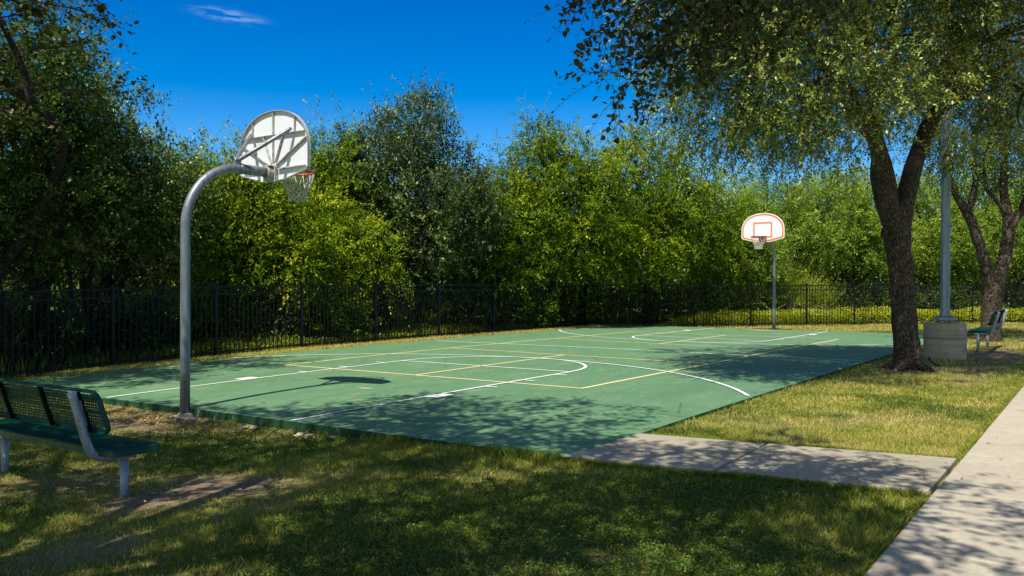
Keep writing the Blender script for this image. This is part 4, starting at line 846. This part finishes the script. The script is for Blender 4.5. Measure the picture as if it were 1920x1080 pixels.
where = ['behind the fence above the left bench', 'behind the fence beneath the left edge oak', 'behind the fence just left of the near hoop pole', 'behind the fence just right of the near hoop pole', 'behind the fence under the elm of the near hoop', 'behind the fence left of the thick middle trunk', 'behind the fence at the thick middle trunk',
         'behind the fence near the half court line', 'behind the fence left of the far corner', 'behind the fence close to the far left court corner', 'behind the fence at its corner bend', 'behind the far fence under the central elm', 'behind the far fence under the broad elm', 'behind the far fence left of the far hoop',
         'behind the far fence directly behind the far hoop pole', 'behind the far fence right of the pale dead branches', 'behind the far fence beside the large oak trunk', 'behind the far fence right of the light pole', 'behind the far fence beyond the distant bench']
for i, (x, D, y, rx, ry, lf, ti) in enumerate(shr):
    tree(gpt(x, D), PL((x, y, D, rx, ry, 1.1), (x+rx*.5, y+ry*.3, D+.5, rx*.7, ry*.7, .9), (x-rx*.6, y+ry*.2, D-.1, rx*.6, ry*.7, .8)), desc[lf.name]+' shrub '+where[i], lf, BARK_D, 80+i, 150, 8, 9, .4, .095, .48, .15, .35, .045, trunks=3, fork=.4, tint=ti, nbranch=40, name='shrub', cat='shrub', group='shrubs behind the fence', crownname='foliage')
# yellow-green feathery bushes beyond the far fence
for i, (x, y, D, rx, ry, lab) in enumerate(((1395, 515, 33.5, 42, 45, 'tall yellow green feathery bush left of the far hoop pole'), (1462, 525, 33.8, 26, 32, 'small yellow green feathery bush right of the far hoop pole'), (1525, 568, 33.5, 14, 32, 'upright yellow bush seen through the far fence'), (1370, 560, 33, 30, 30, 'low olive feathery bush seen through the far fence'))):
    tree(gpt(x, D), PL((x, y, D, rx, ry, .7)), lab, LEAF_ELM if i == 3 else LEAF_YEL, BARK_D, 110+i, 90, 9, 14, .5, .06, .22, .0, .9, .03, trunks=3, fork=.3, tint=(.2, .15, .3, .5)[i], nbranch=25, name='feathery_bush', cat='bush', group='feathery bushes beyond the far fence', crownname='foliage')
# extra bare trunks in the shade behind the left fence
mbroot = []
for i, (x, D, r, x2) in enumerate(((60, 15.8, .13, 120), (130, 16.5, .06, 100), (232, 17.8, .05, 215), (290, 18.4, .05, 330), (545, 21.4, .11, 548), (722, 23.4, .15, 715), (875, 27, .09, 880), (770, 25.8, .04, 790), (1090, 31, .11, 1088), (1230, 33, .08, 1255))):
    b_ = gpt(x, D); root = empty('bare_trunk', b_, 0, ['leaning dark trunk behind the fence above the left bench', 'thin dark stem behind the fence at the far left', 'thin pale stem behind the fence left of the near hoop', 'slim slanting stem behind the fence beside the near hoop pole', 'straight dark trunk behind the fence under the near net', 'thick dark trunk behind the fence near the middle',
                      'dark trunk behind the fence before its corner', 'thin slanting sapling stem behind the fence by the sunny gap', 'dark trunk behind the fence corner', 'slanting dark trunk behind the far fence'][i], 'tree trunk', 'trunks in the shade behind the fence')
    tb = MB(); rsx = np.random.RandomState(300+i); e = at(x2, 430, D)-b_
    P_ = limb(tb, (0, 0, -.1), e, r, r*.55, rsx, 7, .05, 9); tb.build('trunk', BARK_D, root, True)
    bm_ = MB()
    for k in range(7): s_ = P_[3+k*2]; limb(bm_, s_, s_+rsx.randn(3)*[.8, .8, .5]+[0, 0, .5], r*.3, .006, rsx, 4, .15, 5)
    bm_.build('branch', BARK_D, root, True)
# dead branch pile
dp = gpt(1490, 33.6); root = MB(); rsx = np.random.RandomState(77)
for k in range(70):
    s_ = rsx.randn(3)*[.9, .9, .12]+[0, 0, .35]; d = unit(rsx.randn(3)*[1, 1, .35])*(.5+rsx.rand()*1.1); limb(root, s_, s_+d, .018, .006, rsx, 4, .12, 4)
o = root.build('dead_branches', DEAD, None); o.location = dp; o['label'] = 'tangle of pale dead branches lying behind the far fence right of the far hoop'; o['category'] = 'brushwood'
# vines along the far fence
vm = MB(); rsx = np.random.RandomState(9); n = 70000; t = rsx.rand(n); off = rsx.rand(n)
A_ = np.array([10.6, -4.0]); Bv = np.array([26., 12.2]); d = (Bv-A_); dn = d/np.linalg.norm(d); nn = np.array([dn[1], -dn[0]])
uv = A_+d*t[:, None]+nn*(.15+1.6*off[:, None]); hgt = (.34+.42*fbm(uv[:, 0], uv[:, 1], 1.5, 40))*sstep(0, .12, t)*(.75+.3*off); zz = hgt*rsx.rand(n)**.6
C_ = np.c_[uv[:, 0], -uv[:, 1], zg(uv[:, 0], uv[:, 1])+zz]; rs = rsx
leafcards(vm, C_, .055+.03*rsx.rand(n), .04, .36+.5*(fbm(uv[:, 0], uv[:, 1], 2.5, 44)-.5)*1.4+.45*(zz/(hgt+.01)-.5)*.6+.25*rsx.randn(n), .6)
n = 16000; u = -9+17.5*rsx.rand(n); v = -6.15-.9*rsx.rand(n)**1.5; mk_ = rsx.rand(n) < sstep(.42, .62, fbm(u, v, .9, 50)); u, v = u[mk_], v[mk_]; hh = .4*fbm(u, v, 1.3, 52)*rsx.rand(len(u))
leafcards(vm, np.c_[u, -v, zg(u, v)+hh], .05+.03*rsx.rand(len(u)), .035, .12+.2*rsx.randn(len(u)), .3)
vm.build('vines', LEAF_YEL, kind='stuff', label='knee high yellow green vines covering the ground behind the far fence')
# tall dry grass beyond the fence
gm = MB(); rs = np.random.RandomState(33); u = -16+34*rs.rand(60000); v = -6.4-7*rs.rand(60000)
rrv = rs.rand(60000); blades(u, v, .12+.5*fbm(u, v, .7, 60)*rrv, np.full(60000, .014), np.clip(.35+.5*(fbm(u, v, .5, 61)-.4)+.2*rs.randn(60000), 0, 1), .4)
gm.build('tall_grass', GRASS, kind='stuff', label='rough tall grass growing beyond the left fence')
# far wood closing the view
wm = MB(); rs = np.random.RandomState(70); lob = []
for x in range(-500, 2500, 70):
    D = 50+6*rs.rand(); lob.append((at(x, 470+20*rs.rand(), D), (3.2, 3.0, (70+25*rs.rand())*D/F))); lob.append((at(x+30, 560, D-2), (3.2, 3., 1.8)))
for x in range(-300, 900, 60):
    D = 27+8*max(0, x)/900; lob.append((at(x, 480+30*rs.rand(), D), (2.0, 2.0, 1.6))); lob.append((at(x, 585, D-.5), (2.0, 2.0, .9)))
Cc, Dd, idx = crown_points(lob, 3000, rs, .4); S = np.repeat(Cc, 6, 0)+rs.randn(18000, 3)*.4; Dr = unit(np.repeat(Dd, 6, 0)*.6+rs.randn(18000, 3)*.6+[0, 0, .3])
sprigs(wm, None, S, Dr, rs, .9, 8, .42, .55, .1, np.repeat(.4+.2*rs.randn(3000), 6)); wm.build('wood', LEAF_DARK, kind='stuff', label='dense far wood closing the view behind the single trees')
